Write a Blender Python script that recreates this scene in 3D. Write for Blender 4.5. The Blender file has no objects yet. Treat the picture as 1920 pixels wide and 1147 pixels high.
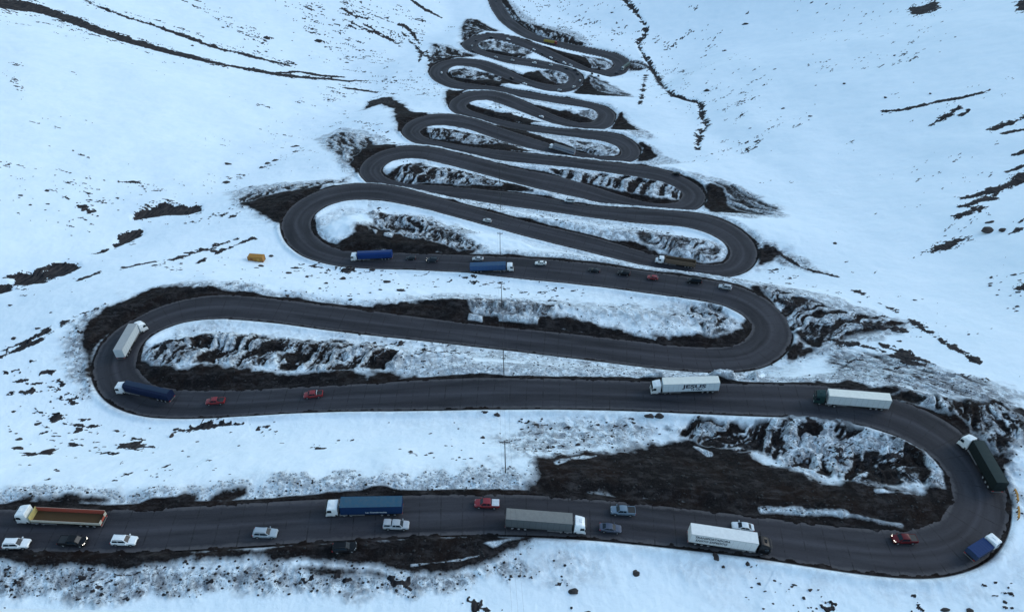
import bpy, bmesh, math, random
import numpy as np
from mathutils import Vector, Matrix

C = bpy.context.scene.collection
sc = bpy.context.scene
# ------------------------------------------------------------------ camera, sky, sun, exposure
PITCH = math.radians(41.0); FPX = 1300.0; CAMZ = 126.0          # photo is 1920 x 1147
cam_d = bpy.data.cameras.new('camera'); cam = bpy.data.objects.new('camera', cam_d); C.objects.link(cam)
cam_d.sensor_width = 36.0; cam_d.lens = 36.0 * FPX / 1920.0; cam_d.clip_start = 1.0; cam_d.clip_end = 9000
cam.location = (0, 0, CAMZ); cam.rotation_euler = (math.pi / 2 - PITCH, 0, 0)
sc.camera = cam
w = bpy.data.worlds.new('World'); sc.world = w; w.use_nodes = True
nt = w.node_tree; nt.nodes.clear()
SUN_EL = math.radians(28.0); SUN_AZ = math.radians(70.0)          # azimuth of the light source, measured from +Y towards +X
sky = nt.nodes.new('ShaderNodeTexSky'); sky.sky_type = 'NISHITA'; sky.sun_disc = False
sky.sun_elevation = SUN_EL; sky.sun_rotation = SUN_AZ; sky.air_density = 1.9; sky.dust_density = 0.4; sky.ozone_density = 2.4
bg = nt.nodes.new('ShaderNodeBackground'); bg.inputs['Strength'].default_value = 0.15
wo = nt.nodes.new('ShaderNodeOutputWorld')
nt.links.new(sky.outputs[0], bg.inputs[0]); nt.links.new(bg.outputs[0], wo.inputs[0])
sd = bpy.data.lights.new('sun', 'SUN'); sd.energy = 0.5; sd.angle = math.radians(25); sd.color = (1.0, 0.95, 0.9)
so = bpy.data.objects.new('sun', sd); C.objects.link(so)
so.rotation_euler = Vector((math.sin(SUN_AZ) * math.cos(SUN_EL), math.cos(SUN_AZ) * math.cos(SUN_EL), math.sin(SUN_EL))).to_track_quat('Z', 'Y').to_euler()
sc.view_settings.view_transform = 'Standard'; sc.view_settings.look = 'None'
sc.view_settings.exposure = 0.68; sc.view_settings.gamma = 1.0; sc.view_settings.use_curve_mapping = False

R = np.random.RandomState(7); random.seed(7)

# ------------------------------------------------------------------ noise and projection
def _h(ix, iy, seed):
    n = (ix.astype(np.int64) * 374761393 + iy.astype(np.int64) * 668265263 + seed * 1442695041) & 0xFFFFFFFF
    n = ((n ^ (n >> 13)) * 1274126177) & 0xFFFFFFFF
    n = (n ^ (n >> 16)) & 0xFFFFFFFF
    return (n / 4294967295.0).astype(np.float32)
def vnoise(x, y, seed=0):
    xf = np.floor(x); yf = np.floor(y); ix = xf.astype(np.int64); iy = yf.astype(np.int64)
    u = (x - xf); v = (y - yf); u = u * u * (3 - 2 * u); v = v * v * (3 - 2 * v)
    a = _h(ix, iy, seed); b = _h(ix + 1, iy, seed); c = _h(ix, iy + 1, seed); d = _h(ix + 1, iy + 1, seed)
    return (a + (b - a) * u) * (1 - v) + (c + (d - c) * u) * v
def fbm(x, y, octv=4, seed=0, gain=0.5):
    s = 0; a = 1.0; t = 0
    for o in range(octv):
        f = 2.03 ** o
        s = s + a * vnoise(x * f + 17.3 * o, y * f - 9.1 * o, seed + 31 * o); t += a; a *= gain
    return s / t
def ridged(x, y, octv=4, seed=0):
    s = 0; a = 1.0; t = 0
    for o in range(octv):
        f = 2.1 ** o
        s = s + a * (1 - np.abs(2 * vnoise(x * f + 5.7 * o, y * f + 3.3 * o, seed + 31 * o) - 1)); t += a; a *= 0.5
    return s / t
def sstep(e0, e1, x):
    t = np.clip((x - e0) / (e1 - e0), 0, 1); return t * t * (3 - 2 * t)
cp, sp_ = math.cos(PITCH), math.sin(PITCH)
def ray(u, v):
    a = np.asarray(u, float) - 960.0; b = 573.5 - np.asarray(v, float)
    return np.stack([a / FPX, cp + b / FPX * sp_, -sp_ + b / FPX * cp], -1)   # scaled: camera depth 1
def at_z(u, v, z):
    d = ray(u, v); t = (np.asarray(z, float) - CAMZ) / d[..., 2]
    return d[..., 0] * t, d[..., 1] * t
def project(x, y, z):
    dz = z - CAMZ; dep = y * cp - dz * sp_; up = y * sp_ + dz * cp
    return 960 + FPX * x / dep, 573.5 - FPX * up / dep, dep

# ------------------------------------------------------------------ the road: both edges, read leg by leg
CH = [
 ([(-260,965),(-160,962),(0,955),(271,955),(500,941),(625,935),(760,928),(890,925.5),(999,927),(1103,935),(1212,946)],
  [(-260,1038),(-160,1036),(0,1032),(224,1036),(385,1029),(500,1021),(604,1015),(734,1007),(890,1001),(1017,1003.6),(1160,1011.5),(1290,1027)]),
 ([(1400,966),(1549,985),(1672,996),(1730,992),(1765,974)],[(1400,1040),(1492,1054),(1619,1073.6),(1731,1083),(1802,1075),(1858,1047),(1886,1016)]),
 ([(1786,945),(1787,912),(1776,885),(1757,861.5),(1712,828),(1647,800),(1577,786),(1478,780)],[(1895,960),(1893,934),(1883,906),(1868,875),(1842,841),(1810,810),(1745,771.5),(1703,755),(1641,735),(1577,724),(1492,721)]),
 ([(1380,776),(1292,772.6),(1161,767),(1031,765),(900,766),(770,769)],[(1380,720),(1214,715),(1057,710),(900,707.7),(800,711)]),
 ([(640,769),(533,772),(433,780),(333,784),(250,777),(205,757),(180,730)],[(640,722),(500,730),(333,733),(283,720),(263,703)]),
 ([(171,693),(177,662),(200,630),(250,597),(300,573),(350,558),(400,552),(500,559)],[(255,680),(263,647),(287,623),(327,603),(377,594),(467,597),(567,610)]),
 ([(640,576),(808,598),(900,609),(1088,627.5),(1170,637)],[(640,621),(714,629),(870,646),(1031,665),(1135,678)]),
 ([(1245,646),(1323,653),(1370,649.5),(1399,637)],[(1245,692),(1320,697),(1385,697),(1432,690),(1464,673),(1484,648)]),
 ([(1413,615),(1408,600),(1383,580),(1339,565),(1245,552)],[(1487.5,628),(1480.5,602),(1452,568),(1402,540),(1352,528.6),(1300,521)]),
 ([(1180,544),(1119,536),(994,524),(870,510)],[(1200,507),(1151,499),(1057,488),(963,481.6),(880,478.5)]),
 ([(745,505),(682,503.6),(620,497),(563,480),(534,452)],[(736,473),(651,472),(613,460),(589,441)]),
 ([(525,423.5),(535,398),(563,373),(604,354.5),(651,345),(698,343.5),(745,350)],[(581,418),(591,398),(626,380),(667,373),(714,375)]),
 ([(808,367),(902,392),(994,417),(1119,445.5)],[(776,386),(870,411),(1000,447),(1100,472)]),
 ([(1214,474),(1283,498),(1318,503),(1347,498),(1365,488)],[(1200,496),(1245,505),(1310,514),(1375,516),(1405,511)]),
 ([(1371.5,475),(1366,461.5),(1347,445),(1306,429),(1260,421),(1192,418)],[(1422,480),(1416,455),(1393,432),(1359,413),(1329,404),(1283,398)]),
 ([(1100,406.5),(1000,393),(933,384)],[(1100,385),(1000,366),(954,359)]),
 ([(881,374),(829,370),(780,367),(735,360),(695,350)],[(870,351),(808,347),(767,346),(735,338),(719,330)]),
 ([(671,323),(677,309),(694,292),(717,282),(746,275),(777,273),(808,276.5)],[(713,319),(721,309),(742,299),(777,296),(808,300)]),
 ([(871,291),(960,314),(1043,329.6)],[(860,314),(933,333.7),(1022,357)]),
 ([(1106,348),(1168,369),(1210,382),(1251,384),(1272,377.5)],[(1106,375),(1147,388),(1210,396),(1265,400),(1304,396),(1320,385)]),
 ([(1282,365),(1274,354.6),(1247,342),(1210,334),(1147,324)],[(1326,369),(1318,354.6),(1293,338),(1262,323),(1220,313)]),
 ([(1064,313),(1002,308),(926,300)],[(1064,296),(1002,289),(930,280)]),
 ([(871,288),(828,279),(790,272),(765,264)],[(882,275),(828,267),(798,258.5)]),
 ([(751,246),(763,229),(788,218),(828,213),(869,218)],[(786,250),(793,241),(815,234),(842,234),(896,246)]),
 ([(923,235),(964,249),(1033,271)],[(930,260),(964,271),(1018,284)]),
 ([(1079,286),(1127,297),(1150,297),(1162,292)],[(1085,297),(1127,304),(1158,306),(1187,304),(1199,296)]),
 ([(1166,286),(1160,275),(1137,267),(1106,261)],[(1202,286),(1195,271),(1179,259),(1158,251.5),(1124,247)]),
 ([(1043,253),(960,241)],[(1043,241),(991,236),(950,227)]),
 ([(905,229),(863,217.5),(845,208)],[(915,218),(884,208),(874,202)]),
 ([(840,196.7),(849,184),(870,174),(905,169),(936,172)],[(873,200),(880,192),(897,187),(926,188)]),
 ([(967,184),(1009,203)],[(967,205),(1009,221.7)]),
 ([(1040,217),(1072,229),(1095,231),(1113,228)],[(1040,233),(1092,243),(1134,245),(1148,236)]),
 ([(1122,215),(1115,206),(1095,201),(1061,197)],[(1156,217),(1145,205),(1124,197),(1072,185)]),
 ([(1019,190),(967,182),(942,176)],[(1009,176),(957,166.5),(935,163)]),
 ([(900,172),(871,169),(842,165),(818,155)],[(905,160),(863,154),(842,146)]),
 ([(804,140),(807,127),(822,115),(847,109),(874,109),(905,112)],[(836,137),(842,128),(863,124),(895,128)]),
 ([(947,129),(978,144)],[(936,143.5),(967,155)]),
 ([(1009,155),(1040,160),(1058,158)],[(999,164),(1030,173),(1047,176),(1072,172),(1088,163)]),
 ([(1069,147),(1061,137),(1040,131),(1009,127)],[(1094.6,151),(1090,138),(1072,128),(1045,121)]),
 ([(967,121),(940,117)],[(1010,114),(965,108)]),
 ([(919,109),(890,100),(874,95)],[(944,105),(913,98),(898,91)]),
 ([(865,85),(873,73),(898,63.5),(927,61)],[(893,84),(909,77),(930,74.6)]),
 ([(965,69),(1007,83),(1048,102)],[(965,83),(1007,100),(1044,119)]),
 ([(1080,117),(1102,129),(1117,132),(1142,132)],[(1070,130),(1100,141.7),(1132,146),(1161,144),(1175,136)]),
 ([(1153,124),(1148,116),(1127,108),(1090,102)],[(1183,120),(1178,110),(1169,104),(1142,95)]),
 ([(1048,92),(1017,83),(986,73),(957,56),(932,35),(919,12),(911,-10),(905,-40)],[(1100,87.5),(1048,77),(1013,70),(986,56),(965,40),(948,19),(940,-3),(935,-40)]),
 ([(897,-75)],[(930,-75)]),
]
LOOPS = [2,5,8,11,14,17,20,23,26,29,32,35,38,41,44]      # chunk at which each bend reaches its apex
def resample(p, n):
    p = np.asarray(p, float); d = np.r_[0, np.cumsum(np.hypot(*np.diff(p, axis=0).T))]
    t = np.linspace(0, d[-1], n); return np.stack([np.interp(t, d, p[:, 0]), np.interp(t, d, p[:, 1])], -1)
NS = 24
Lp, Rp = [], []
for i in range(len(CH) - 1):
    Lp.append(resample(CH[i][0] + CH[i + 1][0][:1], NS + 1)[:-1]); Rp.append(resample(CH[i][1] + CH[i + 1][1][:1], NS + 1)[:-1])
Lp = np.concatenate(Lp); Rp = np.concatenate(Rp)
def gsm(a, k):
    r = int(3 * k); g = np.exp(-0.5 * (np.arange(-r, r + 1) / k) ** 2); g /= g.sum()
    pad = np.concatenate([2 * a[:1] - a[r:0:-1], a, 2 * a[-1:] - a[-2:-r - 2:-1]]); return np.convolve(pad, g, 'valid')
GRADE = 0.056
zc = -0.16 * np.interp(0.5 * (Lp[:, 1] + Rp[:, 1]), [0, 80, 280, 490, 720, 990], [900, 724, 378, 228, 122, 76]) + 12
for it in range(30):
    xl_, yl_ = at_z(Lp[:, 0], Lp[:, 1], zc); xr_, yr_ = at_z(Rp[:, 0], Rp[:, 1], zc)
    cx, cy = (xl_ + xr_) / 2, (yl_ + yr_) / 2
    s = np.r_[0, np.cumsum(np.hypot(np.diff(cx), np.diff(cy)))]
    i0 = 8 * 2
    zc = 0.5 * zc + 0.5 * (-(s - s[i0]) * GRADE)
EDGE_L0 = np.stack([xl_, yl_], -1); EDGE_R0 = np.stack([xr_, yr_], -1)
# resample evenly along the centreline (1.5 m) and smooth
DS = 1.5; S = np.arange(0, s[-1], DS); ns = len(S)
ex = [gsm(np.interp(S, s, a), 2.2) for a in (xl_, yl_, xr_, yr_)]
EL = np.stack(ex[:2], -1); ER = np.stack(ex[2:], -1)
CEN = (EL + ER) / 2; ZC = np.interp(S, s, zc)
TAN = np.gradient(CEN, axis=0); TAN /= np.linalg.norm(TAN, axis=1)[:, None]
NOR = np.stack([-TAN[:, 1], TAN[:, 0]], -1)               # left of travel
HW = gsm(np.clip(np.abs(((EL - ER) * NOR).sum(1)) / 2, 4.6, 9.0), 4.0)
EL = CEN + NOR * HW[:, None]; ER = CEN - NOR * HW[:, None]
LEG = np.zeros(ns, int)
for c in LOOPS: LEG[S > s[c * NS]] += 1
print('road length', s[-1], 'z end', ZC[-1], 'y end', CEN[-1], 'hw', HW.min(), HW.max())
for c in range(0, len(CH) - 1, 1):
    k = min(ns - 1, int(s[c * NS] / DS)); print(c, 'px', np.round(Lp[c*NS]), 'xyz', np.round(CEN[k]), round(ZC[k], 1), 'hw', round(HW[k], 1), 'scale', round(FPX / (CEN[k][1] * cp - (ZC[k] - CAMZ) * sp_), 2))
# ------------------------------------------------------------------ ground heights
NL = LEG.max() + 1
_ylo = np.linspace(CEN[:, 1].min(), CEN[:, 1].max(), 40)
def _env(fn):
    o = []
    for yy in _ylo:
        m = np.abs(CEN[:, 1] - yy) < 45; o.append(fn(CEN[m, 0]))
    return gsm(np.array(o), 1.6)
ENV_L, ENV_R = _env(np.min), _env(np.max)
_o = np.argsort(CEN[:, 1]); ZB = gsm(np.interp(_ylo, CEN[_o, 1], gsm(ZC[_o], 60)), 1.5)
def base_z(x, y):
    zb = np.interp(y, _ylo, ZB)
    zb = zb + np.where(y < _ylo[0], (_ylo[0] - y) * 0.16, 0) - np.where(y > _ylo[-1], np.minimum(y - _ylo[-1], 350) * 0.12, 0)
    zb = zb + 0.45 * np.maximum(y - 1500, 0)
    ul = np.interp(y, _ylo, ENV_L) - x; ur = x - np.interp(y, _ylo, ENV_R)
    k = np.maximum(ul - 55, 0); zb = zb + 0.27 * k * k / (k + 60)
    k = np.maximum(ur - 62, 0); zb = zb + 0.30 * k * k / (k + 50)
    zb = zb - 3.0 * np.exp(-((ul - 62) / 14.0) ** 2) * sstep(60, 130, y) - 3.0 * np.exp(-((ur - 58) / 12.0) ** 2) * sstep(200, 300, y)
    far = sstep(25, 90, np.maximum(ul, ur))
    zb = zb + far * (14 * (fbm(x / 160, y / 160, 3, 5) - 0.5) + 5 * (fbm(x / 45, y / 45, 3, 6) - 0.5))
    return zb
_leg_idx = [np.where(LEG == k)[0] for k in range(NL)]
_ext = []
for k in range(NL):                                         # every leg also knows a few metres round its bends
    i = _leg_idx[k]; _ext.append(np.arange(max(0, i[0] - 2), min(ns, i[-1] + 3)))
def road_fields(x, y):
    """smooth ground height, distance to the nearest road edge, and which way that road lies"""
    n = len(x); x = x.astype(np.float32); y = y.astype(np.float32)
    RR = 100.0; W = np.full(n, 0.0045, np.float32); Z = W * base_z(x, y).astype(np.float32)
    D = np.full(n, 1e9, np.float32); NY = np.zeros(n, np.float32); SI = np.zeros(n, np.int32)
    CH_ = 40000; KD = []; KJ = []
    for k in range(NL):
        idx = _ext[k]; P = CEN[idx].astype(np.float32); KD.append(np.empty(n, np.float32)); KJ.append(np.empty(n, np.int32))
        for a in range(0, n, CH_):
            xx = x[a:a + CH_]; yy = y[a:a + CH_]
            d0 = max(0, np.min(np.maximum(np.abs(yy - P[:, 1].mean()) - np.ptp(P[:, 1]) / 2, 0)))
            st = 1 if d0 < 60 else 6
            Pk = P[::st]; ik = idx[::st]
            dd = (xx[:, None] - Pk[None, :, 0]) ** 2 + (yy[:, None] - Pk[None, :, 1]) ** 2
            j = ik[dd.argmin(1)]
            dx = xx - CEN[j, 0]; dy = yy - CEN[j, 1]
            al = dx * TAN[j, 0] + dy * TAN[j, 1]; la = dx * NOR[j, 0] + dy * NOR[j, 1]
            alx = np.maximum(np.abs(al) - DS * st * 0.6, 0)
            jj = np.clip(j + al / DS, 0, ns - 1)
            de = np.hypot(la, alx) - np.interp(jj, np.arange(ns), HW)
            zr = np.interp(jj, np.arange(ns), ZC)
            KD[k][a:a + CH_] = de; KJ[k][a:a + CH_] = j
            wk = (np.maximum(RR - de, 0) / (RR * np.maximum(de, 0.08))) ** 1.25
            W[a:a + CH_] += wk; Z[a:a + CH_] += wk * zr
            m = de < D[a:a + CH_]
            D[a:a + CH_] = np.where(m, de, D[a:a + CH_])
            NY[a:a + CH_] = np.where(m, dy / (np.hypot(dx, dy) + 1e-3), NY[a:a + CH_])
            SI[a:a + CH_] = np.where(m, j, SI[a:a + CH_])
    D2 = np.full(n, 1e9, np.float32)                       # the next stretch of road, not just round the corner
    for k in range(NL): D2 = np.where((np.abs(KJ[k] - SI) > 30) & (KD[k] < D2), KD[k], D2)
    return Z / W, D, NY, SI, D2
def ground0(x, y):
    sh = np.shape(x); r = road_fields(np.ravel(x).astype(float), np.ravel(y).astype(float))[0]; return r.reshape(sh)
_gx = np.linspace(-620, 620, 621); _gy = np.r_[np.linspace(20, 460, 300), np.linspace(463, 800, 150), np.linspace(806, 1400, 90)]
_GX, _GY = np.meshgrid(_gx, _gy); _GZ = ground0(_GX, _GY)
def g0(x, y):                                              # the same ground, looked up in a table
    fx = np.clip((x + 620) / 2.0, 0, 619.999); fy = np.clip(np.interp(y, _gy, np.arange(len(_gy))), 0, len(_gy) - 1.001)
    ix = fx.astype(int); iy = fy.astype(int); u = fx - ix; v = fy - iy
    return (_GZ[iy, ix] * (1 - u) + _GZ[iy, ix + 1] * u) * (1 - v) + (_GZ[iy + 1, ix] * (1 - u) + _GZ[iy + 1, ix + 1] * u) * v
def hit(u, v, lift=0.0):
    """where the sight line through a photo point first meets the ground"""
    u = np.atleast_1d(np.asarray(u, float)); v = np.atleast_1d(np.asarray(v, float))
    d = ray(u, v); T = np.concatenate([np.arange(60, 500, 2.0), np.arange(500, 1700, 5.0)])
    X = d[:, None, 0] * T; Y = d[:, None, 1] * T; Zr = CAMZ + d[:, None, 2] * T
    below = (Zr < g0(X, Y) + lift); below[:, -1] = True
    i = below.argmax(1); i = np.maximum(i, 1); lo = T[i - 1]; hi = T[i]
    for _ in range(9):
        m = (lo + hi) / 2; b = CAMZ + d[:, 2] * m < g0(d[:, 0] * m, d[:, 1] * m) + lift
        hi = np.where(b, m, hi); lo = np.where(b, lo, m)
    return np.stack([d[:, 0] * hi, d[:, 1] * hi, CAMZ + d[:, 2] * hi], -1)

# the grid: finer near the drone, coarser away, and a wide coarse skirt all round
SUB = 1.0
ys = [56.0]
while ys[-1] < 1180: ys.append(ys[-1] + 0.24 * SUB * (ys[-1] + 40) / 110 * (1.0 if ys[-1] < 700 else 1.5))
ys = np.array(ys)
ys = np.r_[np.array([-600, -350, -200, -120, -60, -20, 5, 25, 38, 46, 52]), ys, ys[-1] + np.cumsum(np.linspace(6, 90, 22))]
NX = int(1250 / SUB)
tx = np.linspace(-1, 1, NX); sk = 1 + np.cumsum(np.linspace(0.01, 0.22, 16))
tx = np.r_[-sk[::-1], tx, sk]
hwid = 0.83 * (np.maximum(ys, 40) * 0.98 + 62)
GX = hwid[:, None] * tx[None, :]; GY = np.repeat(ys[:, None], len(tx), 1)
import time; t0 = time.time()
NR, NCc = GX.shape; gx = GX.ravel(); gy = GY.ravel()
GZ, GD, GNY, GSI, GD2 = road_fields(gx, gy)
print('grid', NR, NCc, 'fields', time.time() - t0)
# ------------------------------------------------------------------ what lies on the ground (outlines read off the slope, then laid on it)
n6 = fbm(gx / 6, gy / 6, 4, 11); n2 = fbm(gx / 1.7, gy / 1.7, 3, 12); n20 = fbm(gx / 24, gy / 24, 3, 13); n07 = fbm(gx / 0.7, gy / 0.7, 2, 14)
DIRT = np.zeros(len(gx), np.float32); GRIME = DIRT.copy(); ROCK = DIRT.copy(); SPECK = DIRT.copy(); RISE = DIRT.copy(); STONY = DIRT.copy()
def sdist(P, x, y):
    d = np.full(len(x), 1e9, np.float32); ins = np.zeros(len(x), bool)
    Q = np.roll(P, -1, 0)
    for (ax, ay), (bx, by) in zip(P, Q):
        ex_, ey_ = bx - ax, by - ay; L2 = ex_ * ex_ + ey_ * ey_ + 1e-9
        t = np.clip(((x - ax) * ex_ + (y - ay) * ey_) / L2, 0, 1)
        d = np.minimum(d, (x - ax - t * ex_) ** 2 + (y - ay - t * ey_) ** 2)
        if ay != by:
            c = ((ay > y) != (by > y)) & (x < (bx - ax) * (y - ay) / (by - ay) + ax); ins ^= c
    d = np.sqrt(d); return np.where(ins, d, -d)
def near(P, pad):
    lo = P.min(0) - pad; hi = P.max(0) + pad
    r0, r1 = np.searchsorted(ys, lo[1]), np.searchsorted(ys, hi[1])
    i = np.arange(r0 * NCc, r1 * NCc); m = (gx[i] > lo[0]) & (gx[i] < hi[0]); return i[m]
def ribbon(pts, w):
    p = resample(pts, max(6, len(pts) * 3)); w = np.interp(np.linspace(0, 1, len(p)), np.linspace(0, 1, len(np.atleast_1d(w))), np.atleast_1d(w))
    t = np.gradient(p, axis=0); t /= np.linalg.norm(t, axis=1)[:, None] + 1e-9; n = np.stack([-t[:, 1], t[:, 0]], -1) * w[:, None] / 2
    return np.concatenate([p + n, (p - n)[::-1]])
def lay(pts, lift=0.0): return hit([p[0] for p in pts], [p[1] for p in pts], lift)[:, :2]
def area(arr, pts, amt=1.0, f=1.0, rough=3.0, lift=0.0):
    P = lay(pts, lift); i = near(P, f + rough + 2); d = sdist(P, gx[i], gy[i])
    m = amt * sstep(-f, f, d + rough * (n6[i] - 0.5) * 2 + 0.6 * rough * (n2[i] - 0.5)); arr[i] = np.maximum(arr[i], m); return i, m
def dirt(pts, f=1.0, rough=3.0, amt=1.0):
    P = lay(pts); i = near(P, 9); d = sdist(P, gx[i], gy[i]); w_ = d + rough * (n6[i] - 0.5) * 2.4 + rough * 0.8 * (n2[i] - 0.5)
    DIRT[i] = np.maximum(DIRT[i], amt * sstep(-1.6 * f - 0.6, 1.6 * f + 0.6, w_)); GRIME[i] = np.maximum(GRIME[i], 0.8 * amt * sstep(-5.5, 1.0, w_ + 3 * (n6[i] - .5)))
def grime(pts, amt=0.8, f=3.0, rough=5.0): return area(GRIME, pts, amt, f, rough)
def speck(pts, amt=0.5, f=6.0, rough=8.0): return area(SPECK, pts, amt, f, rough)
def rise(pts, h, f=3.5, rough=2.0):
    P = lay(pts, h * 0.5); i = near(P, f + rough + 2); d = sdist(P, gx[i], gy[i]); RISE[i] += h * sstep(-0.5, f * 2, d + rough * (n6[i] - 0.5) * 2)
def rib(pts, dirn, period=2.2, amt=1.0, depth=0.8, f=1.5, warp=0.6, length=9.0, bias=0.0):
    """gullied bank: dark furrows running down the face"""
    P = lay(pts); c = np.mean(pts, 0); q = lay([(c[0], c[1]), (c[0] + dirn[0], c[1] + dirn[1])]); a = q[1] - q[0]; a /= np.linalg.norm(a) + 1e-9
    i = near(P, f + 4); d = sdist(P, gx[i], gy[i]); m = sstep(-f, f, d + 2.5 * (n6[i] - 0.5) * 2)
    al = gx[i] * a[0] + gy[i] * a[1]; ac = -gx[i] * a[1] + gy[i] * a[0] + warp * 5 * (n6[i] - 0.5) + warp * 6 * (n20[i] - 0.5)
    al2 = al + 3 * n2[i]; sc_ = float(np.clip(gy[i].mean() / 260, 1, 2.2)) if len(i) else 1; period *= 0.72 * sc_
    pat = 0.50 * vnoise(ac / period, al2 / length, 71) + 0.28 * vnoise(ac / period * 2.1, al2 / length * 1.9, 72) + 0.22 * vnoise(ac / period * 4.7, al2 / length * 4.0, 73)
    k = np.clip((pat + 0.22 * (n07[i] - 0.5) - (0.49 - bias)) * 6.5 + 0.5, 0, 1)
    DIRT[i] = np.maximum(DIRT[i] * (1 - m), m * amt * k * (0.58 + 0.45 * n2[i])); GRIME[i] = np.maximum(GRIME[i], m * (0.62 + 0.5 * n6[i])); RISE[i] += m * depth * 2.6 * (0.5 - pat)
def solid(pts, w, amt=1.0, f=0.8, rough=2.0, cut=0.0):
    P = lay(ribbon(pts, w)); i = near(P, f + rough + 2); d = sdist(P, gx[i], gy[i])
    m = amt * sstep(-f, f, d + rough * (n6[i] - 0.5) * 2.6 + rough * 1.4 * (n2[i] - 0.5) + rough * (n07[i] - .5)); ROCK[i] = np.maximum(ROCK[i], m)
    if np.max(w) >= 8: specks(pts, np.atleast_1d(w) * 2.0, 0.70)
    if cut: RISE[i] -= cut * sstep(-2, 2.5, d)
def specks(pts, w, amt=0.6): speck([tuple(p) for p in ribbon(pts, w)], amt, 3.0, 4.0)
def snowy(pts, f=0.8, rough=1.5, h=0.5, w=None):
    P = lay(pts if w is None else ribbon(pts, w)); i = near(P, 5); d = sdist(P, gx[i], gy[i]); m = sstep(-f, f, d + rough * (n6[i] - 0.5) * 2)
    DIRT[i] *= 1 - m; RISE[i] += m * h; GRIME[i] = np.maximum(GRIME[i], 0.25 * m)

# -- beside every road: dark ditch and dirty bank on the far side, ragged berm on the near side
farside = sstep(-0.25, 0.25, GNY)
nz = fbm(gx / 9, gy / 9, 3, 21)
dw = 0.2 + 2.2 * nz ** 1.5
ditch = farside * (1 - sstep(dw, dw + 1.0, GD)) + (1 - farside) * (1 - sstep(0.15, 0.7 + 0.5 * nz, GD))
DIRT = np.maximum(DIRT, ditch.astype(np.float32))
gr = farside * (1 - sstep(1.5, 4 + 9 * nz * nz, GD)) * 0.75 + (1 - farside) * (1 - sstep(0.6, 2.0 + 2.5 * nz, GD)) * 0.35
GRIME = np.maximum(GRIME, gr.astype(np.float32))
gap = np.maximum(GD, 0) + np.maximum(GD2, 0); narrow = 1 - sstep(16, 42, gap)
GRIME = np.maximum(GRIME, (1.0 * narrow * (0.55 + 0.8 * n6) * (1 - sstep(5, 13, GD))).astype(np.float32))
# -- bottom left leg
dirt([(-200,1034),(0,1031),(385,1028),(600,1017),(890,1001),(1012,1004),(962,1036),(900,1058),(860,1074),(800,1078),(720,1062),(640,1056),(560,1050),(500,1050),(385,1052),(200,1058),(90,1060),(0,1050),(-200,1055)], 0.6, 1.6)
grime([(-200,1050),(200,1056),(500,1048),(760,1066),(900,1060),(985,1030),(990,1060),(930,1085),(860,1112),(700,1120),(500,1113),(300,1122),(-200,1118)], 0.9, 1.5, 3)
speck([(-200,1085),(300,1075),(560,1068),(760,1072),(880,1080),(900,1100),(800,1118),(500,1115),(200,1130),(-200,1125)], 0.62, 2, 3)
dirt([(560,1062),(700,1068),(720,1078),(600,1080)], 0.8, 1.5); snowy([(905,1020),(960,1009),(975,1012),(925,1028)], 0.4, 0.6, 0.3); snowy([(770,1060),(860,1050),(900,1040)], 0.3, 0.5, 0.1, 4)
dirt([(0,945),(60,938),(40,948)], 0.4, 1); dirt([(70,942),(130,930),(200,938),(120,945)], 0.5, 1.2, 0.8); dirt([(315,943),(350,925),(370,930),(368,943)], 0.4, 1); dirt([(385,940),(420,922),(465,915),(470,928),(430,940)], 0.4, 1.5, 0.8)
grime([(380,945),(420,915),(600,900),(760,890),(900,880),(980,875),(1000,926),(700,932)], 0.65, 2, 5); grime([(100,930),(60,945),(-100,950),(0,935)], .6, 2, 3)
# -- big bottom right turn
dirt([(985,918),(1000,890),(1020,868),(1100,850),(1180,842),(1250,824),(1300,822),(1360,840),(1400,846),(1420,865),(1500,890),(1560,903),(1640,915),(1700,920),(1750,918),(1775,905),(1786,935),(1768,968),(1712,996),(1640,990),(1549,983),(1400,964),(1212,944),(1103,933),(990,926)], 1.2, 2.5)
rib([(1230,800),(1330,790),(1478,784),(1577,790),(1645,805),(1710,832),(1750,862),(1768,890),(1766,908),(1700,915),(1620,905),(1540,900),(1470,870),(1420,850),(1340,835),(1270,820)], (-14,22), 3.2, 1.0, 1.2, 1.5, 1.4, 8, -0.01)
grime([(1000,790),(1100,780),(1250,790),(1400,785),(1577,790),(1700,830),(1765,900),(1500,900),(1400,840),(1250,815),(1050,850),(950,870),(930,820)], 0.75, 3, 4)
speck([(960,860),(1060,800),(1250,790),(1500,800),(1700,850),(1740,890),(1500,895),(1300,820),(1050,855)], 0.5, 3, 5)
snowy([(1428,957),(1520,962),(1600,970),(1690,983)], 0.8, 1.6, 0.35, [2,6,8,2])
snowy([(1440,862),(1480,880),(1530,898)], .5, 1.6, .15, [2,4,2]); snowy([(1300,838),(1330,852)], .5, 1.5, .1, 3); snowy([(1045,872),(1080,862),(1120,858)], .6, 2, .15, [3,5,2]); snowy([(1640,925),(1700,928),(1740,935)], .5, 1.6, .1, [1,3,1]); snowy([(1735,850),(1765,880),(1768,905),(1745,900)], 0.6, 1, 0.3); snowy([(1500,880),(1560,895),(1540,902)],.5,1,.2)
dirt([(1500,722),(1577,726),(1641,737),(1703,756),(1745,773),(1810,816),(1842,845),(1870,880),(1893,940),(1885,900),(1900,850),(1920,820),(1990,800),(1990,750),(1920,770),(1860,755),(1800,752),(1745,745),(1690,735),(1640,728),(1577,718)], 0.8, 3)
snowy([(1805,750),(1840,748),(1850,770),(1830,790),(1812,775)], 0.8, 1.5, 0.4); snowy([(1870,810),(1900,812),(1895,832),(1875,828)], 0.8, 1.5, 0.4)
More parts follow.
